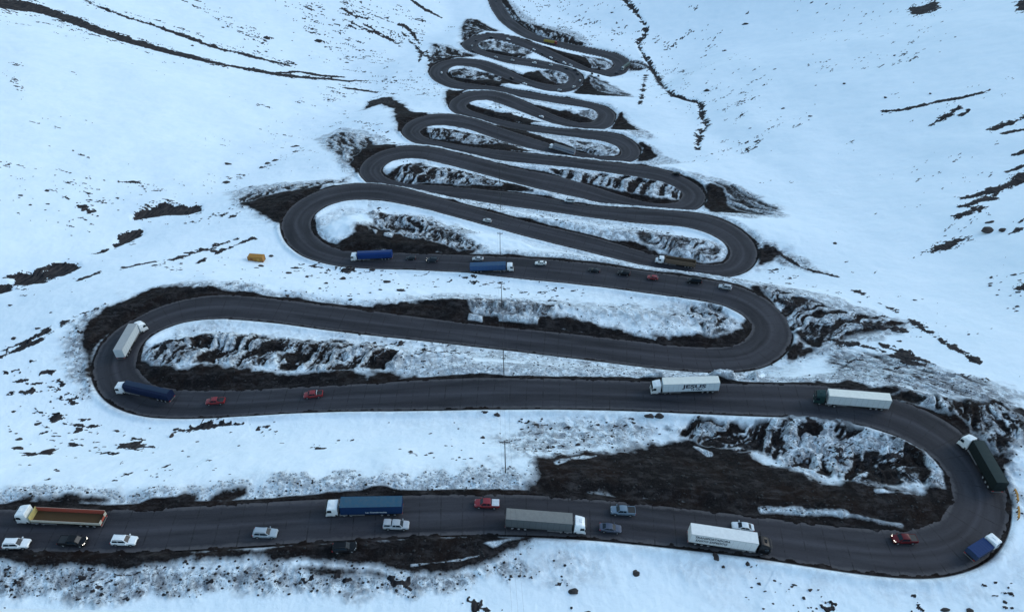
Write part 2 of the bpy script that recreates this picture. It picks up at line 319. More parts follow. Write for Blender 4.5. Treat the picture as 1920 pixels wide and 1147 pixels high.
grime([(1560,690),(1640,665),(1750,690),(1850,720),(1930,745),(1930,800),(1840,760),(1745,745),(1640,725),(1500,715)], 0.85, 4, 6)
speck([(1560,640),(1650,660),(1780,690),(1880,720),(1800,735),(1690,725),(1580,700)], 0.5, 4, 5)
rib([(1560,650),(1700,670),(1850,725),(1900,770),(1800,752),(1680,730),(1560,705)], (40,14), 2.4, 0.75, 0.5, 2.5, 1.0, 16, -0.07)
grime([(1330,1000),(1480,1062),(1620,1080),(1750,1090),(1850,1080),(1900,1010),(1990,1100),(1800,1140),(1500,1110),(1200,1070),(1100,1040),(1000,1030),(1060,1016)], 0.22, 6, 8)
grime([(1000,1030),(1060,1020),(1090,1060),(1040,1090),(990,1070)], 0.4, 4, 5)
# -- left turn
dirt([(258,706),(262,680),(270,668),(290,686),(340,690),(400,684),(470,694),(560,705),(640,694),(700,702),(790,708),(700,718),(640,724),(500,733),(333,736),(283,724)], 1.0, 2.2)
rib([(275,655),(330,645),(420,630),(520,632),(620,640),(720,650),(760,668),(740,690),(640,697),(560,703),(470,692),(400,682),(340,690),(290,686),(272,672)], (-18,14), 3.0, 1.0, 1.4, 1.5, 1.3, 11, 0.02)
rise([(285,640),(330,622),(430,612),(560,625),(700,640),(900,665),(900,676),(760,680),(640,676),(520,668),(400,655),(300,660)], 2.6, 4)
grime([(300,640),(330,610),(400,603),(450,612),(400,630),(330,640)], 0.45, 2, 4); grime([(700,660),(900,680),(1130,692),(1130,708),(900,703),(700,708)], 0.7, 1.5, 3)
dirt([(171,705),(160,680),(156,650),(172,610),(205,580),(260,556),(330,543),(400,545),(470,556),(350,560),(300,575),(250,599),(200,633),(178,662)], 0.7, 2.0)
grime([(170,745),(140,700),(118,640),(140,610),(200,575),(280,545),(380,530),(460,540),(520,560),(350,556),(220,600),(176,660),(185,735)], 0.85, 3, 5)
speck([(160,700),(130,640),(150,605),(260,550),(340,535),(430,545),(260,580),(190,640)], 0.5, 3, 4)
# -- strip above leg three
dirt([(690,582),(720,574),(800,570),(870,568),(890,590),(940,592),(1000,600),(1060,596),(1110,606),(1180,628),(1260,636),(1310,628),(1340,640),(1390,615),(1400,590),(1412,612),(1398,639),(1370,651),(1320,655),(1240,647),(1088,629),(900,611),(760,594)], 0.8, 2.2)
snowy([(935,600),(960,602),(1010,607)], 0.5, 0.8, 0.9, 9); snowy([(878,596),(905,600)], 0.5, 0.8, 0.8, 9); snowy([(1190,628),(1230,637)], .4, .8, .3, 4)
snowy([(1190,590),(1240,600),(1290,612),(1312,630),(1270,630),(1200,618)], 0.8, 1, 0.3)
grime([(680,570),(860,550),(1000,560),(1150,570),(1300,570),(1380,590),(1390,620),(1300,620),(1150,610),(1000,590),(850,570)], 0.6, 3, 5)
speck([(800,560),(950,570),(1150,575),(1300,575),(1385,590),(1370,615),(1200,600),(1000,590),(850,575)], 0.55, 3, 4)
rib([(1290,575),(1350,578),(1385,600),(1370,625),(1320,630),(1295,600)], (-10,16), 2.4, 0.8, 1.0, 2, 1.6, 6, 0.0)
rib([(880,560),(1000,565),(1060,590),(960,598),(890,590)], (-12,12), 2.4, 0.7, 0.8, 2, 1.6, 6, 0.0)
rise([(760,560),(1000,568),(1200,580),(1350,590),(1360,606),(1200,612),(1000,592),(800,572)], 2.0, 3)
dirt([(1410,540),(1452,548),(1500,560),(1535,572),(1540,600),(1528,630),(1510,655),(1478,672),(1487,640),(1488,620),(1480,600),(1452,568)], 0.8, 2.5)
dirt([(1552,632),(1572,605),(1598,588),(1620,595),(1600,615),(1580,632)], 0.6, 2.0); dirt([(1500,655),(1580,632),(1650,605),(1690,608),(1640,622),(1560,645),(1500,668)], 0.6, 1.5, 0.9)
grime([(1400,530),(1480,540),(1560,560),(1700,600),(1680,625),(1560,655),(1490,680),(1540,600)], 0.7, 2, 4)
# -- left turn four
dirt([(622,466),(650,450),(690,430),(715,412),(745,406),(765,425),(800,440),(860,452),(900,468),(880,478),(740,472),(651,471)], 0.8, 2.2)
rise([(600,440),(640,395),(700,388),(780,398),(900,430),(1000,455),(1000,465),(900,462),(800,440),(740,420),(660,445)], 2.4, 4)
grime([(745,400),(800,405),(850,425),(900,445),(880,460),(800,440),(750,425)], 0.7, 2, 4); grime([(600,400),(640,390),(690,395),(640,420),(605,430)], 0.35, 2, 3)
speck([(680,380),(740,395),(800,405),(900,440),(850,455),(760,425)], 0.55, 3, 4); snowy([(693,430),(712,438),(705,444)], .6, 1, .8); snowy([(720,440),(740,443),(735,450),(722,448)], .6, 1, .8)
dirt([(452,383),(480,370),(540,362),(600,348),(640,340),(655,343),(604,356),(563,375),(536,398),(526,424),(505,408),(480,400)], 0.8, 2.2)
rib([(440,380),(480,355),(560,345),(650,335),(600,352),(530,362),(470,378)], (-8,20), 2.5, 0.9, 0.8, 2, 1, 8, 0)
grime([(420,360),(500,345),(660,332),(600,352),(500,375),(520,420),(490,410),(440,385)], 0.7, 2, 4)
# -- right turn five
dirt([(1140,452),(1180,452),(1235,472),(1290,490),(1330,494),(1350,490),(1345,499),(1318,504),(1283,499),(1214,475)], 0.7, 1.5)
rib([(1190,440),(1260,445),(1330,455),(1362,470),(1350,488),(1310,492),(1250,478),(1200,458)], (-12,12), 2.2, 0.8, 1.0, 2, 1.4, 7, 0.03)
grime([(960,410),(1100,432),(1250,440),(1350,452),(1366,475),(1340,495),(1200,470),(1100,445),(960,410)], 0.75, 2, 4)
speck([(940,395),(1060,412),(1180,425),(1300,432),(1180,440),(1050,428)], 0.5, 3, 4)
rise([(950,400),(1100,420),(1250,432),(1345,450),(1355,470),(1250,462),(1120,438),(960,412)], 1.8, 3)
dirt([(1420,470),(1436,462),(1466,472),(1450,490),(1420,500)], 0.8, 2); grime([(1415,450),(1440,455),(1500,480),(1560,515),(1450,492),(1415,505)], 0.8, 2, 3)
solid([(1465,478),(1500,500),(1545,514),(1570,520)], [3,4,4,1], 1, 0.5, 1)
grime([(1260,518),(1330,520),(1450,545),(1560,570),(1450,535),(1350,515)], .7, 2, 3)
# -- left turn six
dirt([(733,344),(726,328),(752,316),(785,308),(810,318),(850,328),(900,338),(960,350),(1000,362),(954,359),(870,352),(767,347)], 0.7, 2.0)
rise([(735,325),(760,303),(800,302),(870,320),(960,345),(1060,375),(1000,362),(900,345),(800,325)], 1.8, 3)
grime([(770,318),(830,318),(900,335),(960,350),(900,345),(800,335)], 0.7, 2, 3); speck([(740,310),(800,305),(880,325),(950,345),(880,345),(790,325)], 0.55, 2, 3)
dirt([(610,268),(640,252),(690,262),(745,276),(717,283),(694,293),(677,310),(671,330),(655,312),(632,292)], 0.8, 2.0)
rib([(604,264),(640,248),(700,258),(710,270),(672,290),(655,312),(630,290)], (14,22), 3.0, 0.9, 1.0, 1.5, 0.8, 25, 0.06)
grime([(590,262),(640,240),(720,258),(760,272),(690,290),(668,335),(640,320)], 0.6, 2, 3)
# -- right turn seven, with its fishbone bank
dirt([(1060,330),(1100,342),(1160,358),(1220,372),(1270,376),(1250,385),(1205,383),(1150,366),(1090,344)], 0.7, 1.5)
rib([(1030,322),(1100,324),(1180,330),(1240,342),(1275,358),(1270,374),(1210,368),(1130,350),(1060,338)], (-12,18), 4.2, 1.0, 1.6, 1.2, 0.5, 40, 0.0)
rise([(960,308),(1060,320),(1180,333),(1250,345),(1270,360),(1200,356),(1100,336),(980,316)], 2.4, 3.5)
grime([(940,305),(1100,325),(1260,350),(1280,370),(1200,375),(1050,340),(940,312)], 0.55, 2, 3)
dirt([(1326,352),(1350,350),(1400,365),(1452,390),(1460,400),(1400,404),(1330,396),(1320,388),(1327,370)], 0.8, 2.0)
rib([(1340,345),(1390,352),(1440,380),(1470,400),(1420,405),(1370,390),(1360,365)], (30,12), 2.6, 0.8, 0.8, 2, 0.8, 25, 0.03)
grime([(1290,325),(1350,338),(1430,370),(1480,405),(1400,412),(1330,402),(1330,350)], 0.7, 2, 3)
# -- left turn eight
dirt([(786,252),(795,240),(812,245),(850,252),(900,262),(960,276),(1000,285),(940,282),(882,276),(828,268),(798,260)], 0.6, 1.6)
rise([(800,240),(830,236),(900,250),(970,270),(1010,282),(940,275),(860,258)], 1.5, 3); speck([(860,245),(960,270),(900,265)], .5, 2, 3)
dirt([(751,248),(742,225),(738,205),(745,190),(765,205),(800,216),(788,219),(763,230)], 0.7, 2); dirt([(684,205),(695,190),(730,182),(748,192),(740,205),(715,195)], 0.6, 2)
# -- nine
dirt([(985,245),(1020,258),(1080,280),(1150,297),(1079,287),(1033,272),(964,250),(930,236),(960,236)], 0.6, 1.2)
rib([(1060,262),(1120,268),(1160,280),(1160,292),(1120,292),(1080,280)], (-14,10), 2.4, 0.8, 0.9, 1.5, 1.2, 8, 0.02)
grime([(960,240),(1060,258),(1150,272),(1165,288),(1120,296),(1040,270)], 0.6, 2, 3)
dirt([(1200,268),(1212,275),(1235,292),(1215,302),(1195,303),(1204,288)], 0.7, 2); grime([(1190,262),(1230,280),(1285,305),(1230,312),(1190,308)], 0.7, 2, 3)
# -- ten
dirt([(873,203),(878,193),(890,200),(930,212),(990,224),(1035,234),(990,233),(930,222),(884,209)], 0.5, 1.4); speck([(890,195),(950,205),(1020,228),(950,222)], 0.6, 2, 3)
rise([(885,196),(905,190),(960,204),(1010,224),(950,216)], 1.4, 3)
dirt([(838,198),(836,175),(842,168),(875,171),(850,184)], 0.5, 1.2)
# -- eleven
dirt([(985,192),(1030,204),(1090,218),(1115,226),(1095,231),(1072,229),(1040,217),(1009,204)], 0.5, 1.4)
rib([(1080,208),(1110,206),(1120,216),(1115,226),(1090,220)], (-6,10), 2.4, 0.7, 0.8, 1.5, 1, 8, 0); rise([(1000,190),(1060,202),(1110,208),(1116,218),(1060,212)], 1.5, 3)
dirt([(1156,222),(1165,212),(1180,228),(1200,245),(1160,246),(1146,240)], 0.6, 1.8); grime([(1150,208),(1180,222),(1230,262),(1190,262),(1150,245)], 0.75, 2, 3)
# -- twelve
dirt([(838,143),(845,133),(870,128),(900,138),(940,146),(975,158),(935,162),(905,159),(863,153)], 0.5, 1.5); rib([(845,132),(880,130),(940,143),(940,154),(890,153),(850,145)], (-8,8), 2.6, 0.9, 0.9, 1.5, 1, 9, 0.03)
dirt([(812,82),(830,92),(860,98),(890,104),(870,109),(847,110),(822,116),(806,128),(810,105)], 0.6, 1.8); grime([(805,80),(840,85),(900,103),(830,112),(802,135)], .6, 2, 3)
# -- thirteen
dirt([(978,146),(990,136),(1010,133),(1040,140),(1060,150),(1062,157),(1040,161),(1009,156)], 0.6, 1.6); rib([(1010,132),(1040,133),(1066,144),(1066,156),(1045,158),(1020,145)], (4,10), 2.2, 0.8, 0.9, 1.5, 0.8, 12, -0.02)
dirt([(1096,150),(1108,142),(1135,155),(1160,168),(1185,181),(1120,180),(1075,174),(1088,165)], 0.7, 2); rib([(1105,145),(1140,155),(1190,182),(1140,176),(1110,160)], (24,8), 2.6, 0.8, 0.8, 1.5, 1, 25, 0.02)
# -- fourteen
dirt([(897,84),(915,80),(950,84),(990,98),(985,108),(944,105),(913,98)], 0.6, 1.6); rib([(898,80),(930,76),(985,90),(1000,100),(960,102),(910,94)], (2,10), 2.8, 0.8, 0.9, 1.5, 1, 12, 0.0)
dirt([(866,76),(866,50),(876,36),(895,38),(915,50),(935,59),(898,64),(874,74)], 0.6, 1.6)
# -- fifteen
dirt([(1010,84),(1050,96),(1090,106),(1130,118),(1146,128),(1117,132),(1080,120),(1048,104)], 0.6, 1.6); rib([(1090,104),(1130,110),(1150,120),(1140,130),(1110,128)], (6,10), 2.4, 0.8, 0.8, 1.5, 1, 12, 0)
dirt([(1180,112),(1190,116),(1222,124),(1200,132),(1178,134)], 0.5, 1.8, 0.9)
dirt([(940,0),(950,0),(962,20),(980,42),(1000,50),(1030,55),(1070,68),(1095,84),(1048,78),(1013,72),(986,58),(962,40),(948,22)], 0.7, 2.2); grime([(945,-10),(975,20),(1010,45),(1080,60),(1110,85),(1040,70),(960,35)], 0.7, 3, 4)
# -- bare rock, scree and stream lines
solid([(-60,-10),(0,6),(60,14),(130,36),(190,60),(250,80),(320,98),(420,122),(520,140),(600,148),(660,153)], [16,20,14,14,11,9,5,5,5,3], 1, 0.8, 2.2)
solid([(520,138),(560,134),(600,142),(650,146)], [4,4,4,2], 1, .6, 1.5); specks([(60,30),(150,55),(280,98),(400,125)], 26, 0.42)
solid([(155,0),(190,15),(230,30),(300,52),(400,88),(520,118),(560,127)], [3,5,5,6,5,5,1], 0.9, 0.6, 3.5); specks([(150,0),(300,48),(420,85),(560,125)], 16, 0.62)
specks([(340,-10),(400,20),(450,50),(510,82)], 26, 0.66); specks([(520,-10),(600,40),(650,85),(740,150)], 60, 0.54); specks([(640,0),(720,30),(800,60)], 50, 0.6); specks([(700,100),(760,150),(830,170)], 40, 0.5)
solid([(770,0),(800,20),(830,35)], [4,6,2], 1, .6, 1.5); solid([(745,45),(762,50),(790,85)], [5,7,2], .9, .6, 2); solid([(775,80),(790,100),(785,120)], [3,8,2], .9, .6, 2)
solid([(752,60),(790,100),(825,120)], [3,5,2], .9, .6, 2); solid([(680,45),(720,68)], [3,3], .8, .6, 2)
solid([(250,408),(280,398),(310,392),(345,394),(375,388)], [8,20,22,16,12], 1, 0.7, 2.0, 1.5); solid([(212,462),(240,446),(268,435)], [8,16,10], 1, .7, 2, 1); solid([(180,478),(205,468)], [3,5], 1, .6, 1.5)
solid([(-40,548),(0,538),(20,535)], [16,22,16], 1, .7, 1.5, 1.5); solid([(22,526),(60,520),(85,522)], [14,24,16], 1, .7, 1.8, 1.5); solid([(85,516),(110,505),(148,498)], [16,26,10], 1, .7, 1.8, 1.5); solid([(0,522),(60,512),(110,496)], [3,5,3], 1, .6, 1.5)
specks([(270,412),(340,418),(400,410),(450,380)], 14, 0.6); specks([(360,350),(400,330),(440,340),(470,325)], 24, 0.5); specks([(480,320),(530,298),(570,275)], 12, 0.72); specks([(260,330),(280,350),(330,370)], 14, 0.6)
solid([(222,341),(262,342),(275,360)], [2,4,3], .9, .5, 1.5)
specks([(-40,305),(60,312),(150,328),(190,345)], 16, 0.6); specks([(100,350),(180,365),(190,400),(110,420)], 40, 0.5); specks([(-20,350),(60,395),(140,420)], 40, 0.36); solid([(150,385),(175,402)], [8,14], .9, .6, 2.5)
solid([(365,498),(420,470),(478,447)], [2,3,3], .9, .5, 1.5); solid([(150,525),(190,512)], [3,4], .9, .5, 1.5); solid([(230,505),(290,492)], [2,2], .7, .5, 1.5); specks([(290,518),(340,500),(440,470)], 14, 0.45)
solid([(0,670),(40,655),(80,640)], [3,4,3], .9, .5, 1.2); solid([(80,640),(150,600),(200,575)], [2,3,3], .5, .5, 1.5)
specks([(20,700),(80,720),(140,780),(200,810)], 66, 0.68); specks([(0,700),(60,690)], 20, .6); solid([(75,700),(100,702)],[4,8],.95,.6,2.5); solid([(45,735),(60,728)],[6,8],.95,.6,2.5); solid([(95,775),(112,782)],[6,9],.95,.6,2.5); solid([(235,838),(275,834),(290,842)],[5,9,4],.95,.6,2.5); specks([(0,710),(100,695)], 14, 0.5); solid([(120,795),(170,800),(200,806),(260,812)], [3,4,3,2], .9, .5, 1.5); solid([(225,812),(270,828),(320,812),(400,798),(470,795)], [2,3,4,3,2], .9, .5, 1.5)
specks([(60,830),(160,835),(300,835)], 30, 0.62); specks([(380,800),(450,800),(520,800)], 24, 0.66); specks([(0,880),(100,900)], 20, 0.35); solid([(60,856),(90,848),(110,842)], [5,8,3], .9, .6, 1.8)
solid([(1150,-12),(1170,0),(1190,18),(1203,36),(1212,52),(1206,70),(1196,82),(1204,100),(1220,125),(1232,146),(1244,162),(1262,178),(1285,186),(1308,190),(1315,205),(1318,220),(1326,236),(1312,250),(1310,262),(1308,280)], [5,6,7,6,6,8,7,7,7,7,7,7,5,6,7,8,7,6,7], 0.95, 0.9, 3.6, 1.5)
specks([(1150,-12),(1190,18),(1212,52),(1200,90),(1232,146),(1308,190),(1318,230),(1308,280)], 20, 0.5)
solid([(1212,140),(1206,160),(1203,185),(1196,202)], [5,7,6,3], 0.75, 0.6, 3)
specks([(960,0),(1040,30),(1120,60)], 80, 0.46); specks([(1100,20),(1190,100)], 80, 0.42); specks([(1000,40),(1100,65)], 30, 0.5); specks([(1230,150),(1250,210)], 50, 0.4)
specks([(1260,60),(1340,130),(1420,200)], 130, 0.36); specks([(1340,270),(1400,280),(1440,235),(1520,220)], 26, 0.55); specks([(1510,130),(1650,115),(1750,95)], 26, 0.5); specks([(1480,30),(1620,40),(1760,70)], 90, 0.3); specks([(1380,180),(1410,215)], 26, .5)
solid([(1655,210),(1690,206),(1720,200),(1760,190),(1800,184),(1856,172)], [3,5,6,5,4,5], 1, 0.6, 2); solid([(1740,238),(1770,222),(1800,198)], [5,8,5], 1, .6, 2.2); solid([(1800,218),(1820,206)], [3,6], 1, .6, 1.5)
solid([(1855,246),(1890,232),(1925,218),(1960,205)], [5,8,10,12], 1, .6, 2.5); solid([(1880,250),(1930,238)], [3,8], 1, .6, 2); solid([(1898,292),(1925,283)], [4,12], 1, .6, 1.5); solid([(1888,322),(1930,306)], [3,6], 1, .6, 1.5)
solid([(1800,372),(1840,362),(1880,350),(1930,330)], [4,8,12,14], 1, .6, 3); solid([(1795,390),(1840,376),(1868,370)], [3,8,10], 1, .6, 3); solid([(1792,405),(1820,398),(1850,385)], [4,10,8], 1, .6, 3); specks([(1770,450),(1800,420),(1850,380)], 34, 0.64)
solid([(1745,472),(1770,465),(1800,452)], [8,12,14], .95, .6, 3.5); specks([(1700,480),(1760,468),(1815,440)], 24, 0.62); solid([(1890,440),(1920,425)],[2,4],.7,.6,1.5)
specks([(1870,500),(1900,530),(1940,545)], 60, 0.56); solid([(1900,545),(1940,530)], [10,16], .95, .6, 2.5); specks([(1720,0),(1750,20)], 40, 0.6)
solid([(1705,22),(1735,18),(1760,5)], [14,16,14], 1, .6, 3.5); solid([(1905,12),(1930,10)], [16,24], 1, .6, 2.5)
specks([(1550,470),(1620,520),(1700,560)], 26, 0.3); specks([(1440,500),(1500,530)], 36, 0.5); specks([(1550,560),(1640,590),(1760,640)], 40, 0.4); specks([(1600,520),(1780,600),(1920,680)], 60, .22)
specks([(1380,1040),(1430,1075),(1490,1100),(1540,1135)], 26, 0.5); solid([(1450,1078),(1462,1090),(1475,1105)], [10,14,8], .95, .6, 2.2); solid([(1500,1118),(1530,1128),(1560,1145)], [6,12,14], .95, .6, 2.5); specks([(1540,1130),(1600,1128)], 26, 0.64)
solid([(860,1128),(890,1138)], [14,14], .9, .6, 3); specks([(820,1110),(960,1090),(1000,1110)], 40, 0.42)
specks([(540,500),(640,512),(800,525),(960,525),(1100,545)], 30, 0.5); specks([(420,540),(560,548),(700,558)], 34, 0.34); specks([(900,540),(1050,560)], 30, 0.5); specks([(340,560),(380,520),(480,500)], 60, 0.3)
specks([(640,640),(800,660),(930,680)], 44, 0.44); specks([(850,680),(940,690)], 20, 0.4); specks([(900,780),(1000,800),(1100,800),(1220,790)], 34, 0.56); specks([(700,800),(800,840),(880,850)], 60, 0.36); specks([(500,850),(700,880)], 50, .3)
specks([(600,395),(760,385)], 14, .4); specks([(860,378),(960,395),(1050,410)], 16, .5); specks([(930,560),(1100,590),(1220,590)], 24, .55); specks([(700,392),(760,408)], 16, .66)
specks([(560,590),(700,620),(600,640)], 20, .35); specks([(400,300),(500,260),(600,230),(700,180)], 60, .28); specks([(500,340),(620,300)], 30, .3); solid([(690,195),(720,188),(740,195)], [8,10,6], .9, .6, 2)

rib([(690,400),(760,405),(850,440),(905,468),(860,470),(760,445),(700,430)], (-14,14), 2.0, 0.9, 0.8, 2, 1.6, 8, 0.0)
rib([(738,332),(770,312),(840,318),(960,348),(940,352),(800,345),(745,345)], (-10,14), 2.2, 0.95, 0.8, 1.5, 1.2, 9, 0.08)
rib([(800,245),(850,245),(960,270),(990,282),(900,272),(810,260)], (-8,10), 2.0, 0.95, 0.7, 1.5, 1.2, 9, 0.06)
rib([(1180,112),(1200,116),(1228,124),(1195,134),(1178,132)], (24,6), 1.8, 0.9, 0.6, 1.5, 0.8, 20, 0.03)
rib([(940,5),(975,40),(1040,58),(1100,84),(1090,88),(1010,68),(960,35)], (6,12), 1.8, 1.0, 0.8, 2, 0.8, 14, 0.08)
rib([(866,50),(880,36),(930,58),(890,66),(868,80)], (14,10), 1.8, 1.0, 0.8, 1.5, 0.8, 14, 0.10); rib([(812,82),(860,95),(890,106),(830,112),(808,122)], (10,12), 1.8, 1.0, 0.8, 1.5, 0.8, 14, 0.08)
rib([(1420,535),(1500,558),(1545,575),(1600,585),(1690,606),(1600,630),(1530,655),(1490,640)], (34,-10), 2.4, 0.95, 0.8, 2, 1.4, 20, 0.06)
rib([(1600,750),(1700,740),(1860,760),(1930,790),(1900,850),(1870,860),(1800,790),(1700,752)], (-4,20), 3.0, 1.0, 1.2, 2, 1.6, 14, 0.12)
for m_ in ([(1198,703),(1218,699),(1245,699),(1256,706),(1222,709)], [(1325,703),(1350,698),(1385,701),(1380,708),(1340,709)], [(1400,703),(1425,699),(1440,703),(1420,708)], [(1110,700),(1130,698),(1140,703)]): rise(m_, 2.6, 1.0, 1.0)
for m_, w_, a_ in (([(40,770),(140,820),(240,850)],60,.60),([(0,740),(60,760)],30,.6),([(560,840),(700,835)],40,.5),([(90,330),(180,400)],60,.56),([(640,215),(700,240),(740,265)],20,.6),([(560,200),(640,170),(720,150)],30,.5),([(1225,70),(1260,90),(1300,60)],20,.62),([(1250,120),(1280,140),(1300,150)],24,.64),([(1380,200),(1400,190)],10,.8),([(1385,218),(1395,212)],8,.8),([(1395,285),(1430,262)],16,.7),([(1340,262),(1370,250)],8,.6),([(640,325),(690,352),(720,370)],10,.6),([(500,245),(505,235),(540,255)],8,.6),([(260,400),(290,380)],8,.6),([(30,560),(110,540),(200,520)],8,.5),([(1000,1110),(1010,1100)],10,.6),([(1480,1090),(1560,1115),(1640,1140)],20,.66),([(980,15),(1050,20)],20,.56),([(1010,70),(1060,45)],14,.6)): specks(m_, w_, a_)
for m_ in ([(20,150),(60,190)], [(655,20),(760,80)], [(690,5),(800,75)], [(600,20),(700,70)]): specks(m_, 18, 0.66)
for m_, w_ in (([(640,15),(665,30),(690,36)],[3,5,2]), ([(700,62),(730,74),(757,90)],[3,4,1]), ([(655,42),(700,62)],[2,3]), ([(560,8),(590,20)],[3,2]), ([(800,95),(806,120),(812,140)],[4,6,2]), ([(640,165),(690,172),(740,176)],[2,3,1]), ([(640,152),(690,152)],[3,1])): solid(m_, w_, .95, .6, 2.5)
for m_, w_ in (([(0,655),(60,640),(110,615),(200,575)],[1.5,2.5,2.5,1]), ([(290,500),(360,478),(440,450)],[1.5,2,1]), ([(560,495),(620,505),(700,512)],[1,2.5,1]), ([(1440,560),(1560,600),(1690,620)],[1,2,1]), ([(1600,545),(1690,590),(1760,640),(1830,680)],[1,2.5,2.5,1]), ([(1655,650),(1720,675),(1760,688)],[3,7,2]), ([(1560,640),(1640,655),(1720,690)],[2,4,1]), ([(400,420),(440,405),(470,385)],[2,3,2]), ([(430,390),(410,410),(385,425)],[2,3,2])): solid(m_, w_, .85, .7, 3)
# -- general sprinkling of stones through the snow
clump = fbm(gx / 38, gy / 22, 4, 15, 0.6)
SPECK = np.maximum(SPECK, 0.02 + 0.34 * sstep(0.54, 0.74, clump) * (GD > 3))
SPECK = SPECK * (0.80 + 0.4 * clump)
def _dir(a, b): q = lay([a, b]); d = q[1] - q[0]; return d / np.linalg.norm(d)
dl = _dir((300, 60), (440, 110)); dr = _dir((1860, 200), (1700, 320)); sd_ = sstep(-40, 40, gx - 0.05 * gy)
def _sn(d): al = gx * d[0] + gy * d[1]; ac = -gx * d[1] + gy * d[0]; q_ = np.where(gy > 420, 2.0, 1.0); return 0.66 * fbm(al / (6.5 * q_) + 0.9 * n6, ac / (2.2 * q_) + 0.5 * n6, 4, 41, 0.66) + 0.34 * fbm(gx / 1.1, gy / 0.8, 2, 42)
sn = np.where(GD < 30, 0.66 * fbm(gx / 4.2 + 0.9 * n6, gy / 2.4, 4, 41, 0.68) + 0.34 * fbm(gx / 1.1, gy / 0.8, 2, 42), _sn(dl) * (1 - sd_) + _sn(dr) * sd_)
ROCK = np.maximum(ROCK, sstep(0, 0.035, sn - (0.80 - 0.33 * SPECK)) * (GD > 0.8) * (SPECK > 0.05))
lining = np.clip(fbm(gx / 14, gy / 5, 3, 51), 0, 1)          # thin dark lines where the snow has slid
ln = np.abs(fbm(gx / 30 + 0.3 * n6, gy / 16 + 0.3 * n6, 3, 52) - 0.5)
ROCK = np.maximum(ROCK, (1 - sstep(0.002, 0.007, ln)) * (sstep(0.55, 0.62, n6)) * sstep(0.35, 0.6, SPECK))
# -- relief
k_ = np.ones(11) / 11.0
def _bl(A, ax): return np.apply_along_axis(lambda r: np.convolve(np.pad(r, 5, 'edge'), k_, 'valid'), ax, A)
_G = GZ.reshape(NR, NCc); _B = _bl(_bl(_bl(_bl(_G, 1), 0), 1), 0); _m = sstep(2.5, 9, GD).reshape(NR, NCc); GZ = (_G * (1 - _m) + _B * _m).ravel()
rz = ZC[GSI]
bank = farside * 1.1 * sstep(1.2, 5.0, GD + 2 * (nz - 0.5)) * (0.4 + 1.2 * nz) * (1 - sstep(12, 40, GD)) + (1 - farside) * (0.2 + 1.1 * nz) * np.exp(-((GD - 1.5) / 1.0) ** 2) * (GD > -1)
bank = bank * (1 - 0.85 * narrow)
rough_ = sstep(0.0, 3.0, GD)
tx_rough = 0.10 + 0.5 * np.clip(GRIME, 0, 1) * (1 - 0.7 * np.clip(DIRT, 0, 1))
lump = ridged(gx / 3.2, gy / 3.2, 3, 61)
ZZ = GZ + rough_ * (RISE + tx_rough * (1.5 * (n2 - 0.5) + 1.2 * (lump - 0.5) + 0.7 * (n07 - 0.5)) + 0.35 * ROCK * n07 + (0.5 + 0.9 * sstep(6, 20, GD)) * (n20 - 0.5) + 0.35 * (n6 - 0.5)) + bank
ed = GD + 1.5 * (n2 - 0.5) + 0.6 * (n07 - 0.5) + 1.2 * (n6 - 0.5)
cover = sstep(-0.45, -0.05, ed)
ZZ = np.where(GD < 1.2, ZZ * sstep(-0.2, 1.2, GD) + (1 - sstep(-0.2, 1.2, GD)) * (GZ - 0.30 + 0.40 * cover), ZZ)
print('ground painted', time.time() - t0)

# ------------------------------------------------------------------ materials
def newmat(name):
    m = bpy.data.materials.new(name); m.use_nodes = True; t = m.node_tree; b = t.nodes['Principled BSDF']; return m, t, b
def N(t, kind, **kw):
    n = t.nodes.new(kind)
    for k, v in kw.items():
        if k in ('op', 'operation'): n.operation = v
        elif k == 'bt': n.blend_type = v
        else: n.inputs[k].default_value = v
    return n
def noise(t, scale, detail=4, rough=0.6, vec=None, dist=0.0):
    n = t.nodes.new('ShaderNodeTexNoise'); n.inputs['Scale'].default_value = scale; n.inputs['Detail'].default_value = detail; n.inputs['Roughness'].default_value = rough; n.inputs['Distortion'].default_value = dist
    if vec: t.links.new(vec, n.inputs['Vector'])
    return n
def ramp(t, src, p0, c0, p1, c1):
    r = t.nodes.new('ShaderNodeValToRGB'); e = r.color_ramp.elements; e[0].position = p0; e[0].color = c0; e[1].position = p1; e[1].color = c1; t.links.new(src, r.inputs[0]); return r
def g4(v): return (v, v, v, 1)
def mixc(t, fac, a, b):
    m = t.nodes.new('ShaderNodeMix'); m.data_type = 'RGBA'
    for s_, v in ((m.inputs[0], fac), (m.inputs[6], a), (m.inputs[7], b)):
        if hasattr(v, 'is_linked'): t.links.new(v, s_)
        else: s_.default_value = v
    return m.outputs[2]
def mth(t, op, a, b=None, c=None, clamp=False):
    n = t.nodes.new('ShaderNodeMath'); n.operation = op; n.use_clamp = clamp
    for i, v in enumerate((a, b, c)):
        if v is None: continue
        if hasattr(v, 'is_linked'): t.links.new(v, n.inputs[i])
        else: n.inputs[i].default_value = v
    return n.outputs[0]
SNOW = (0.81, 0.895, 0.95, 1)
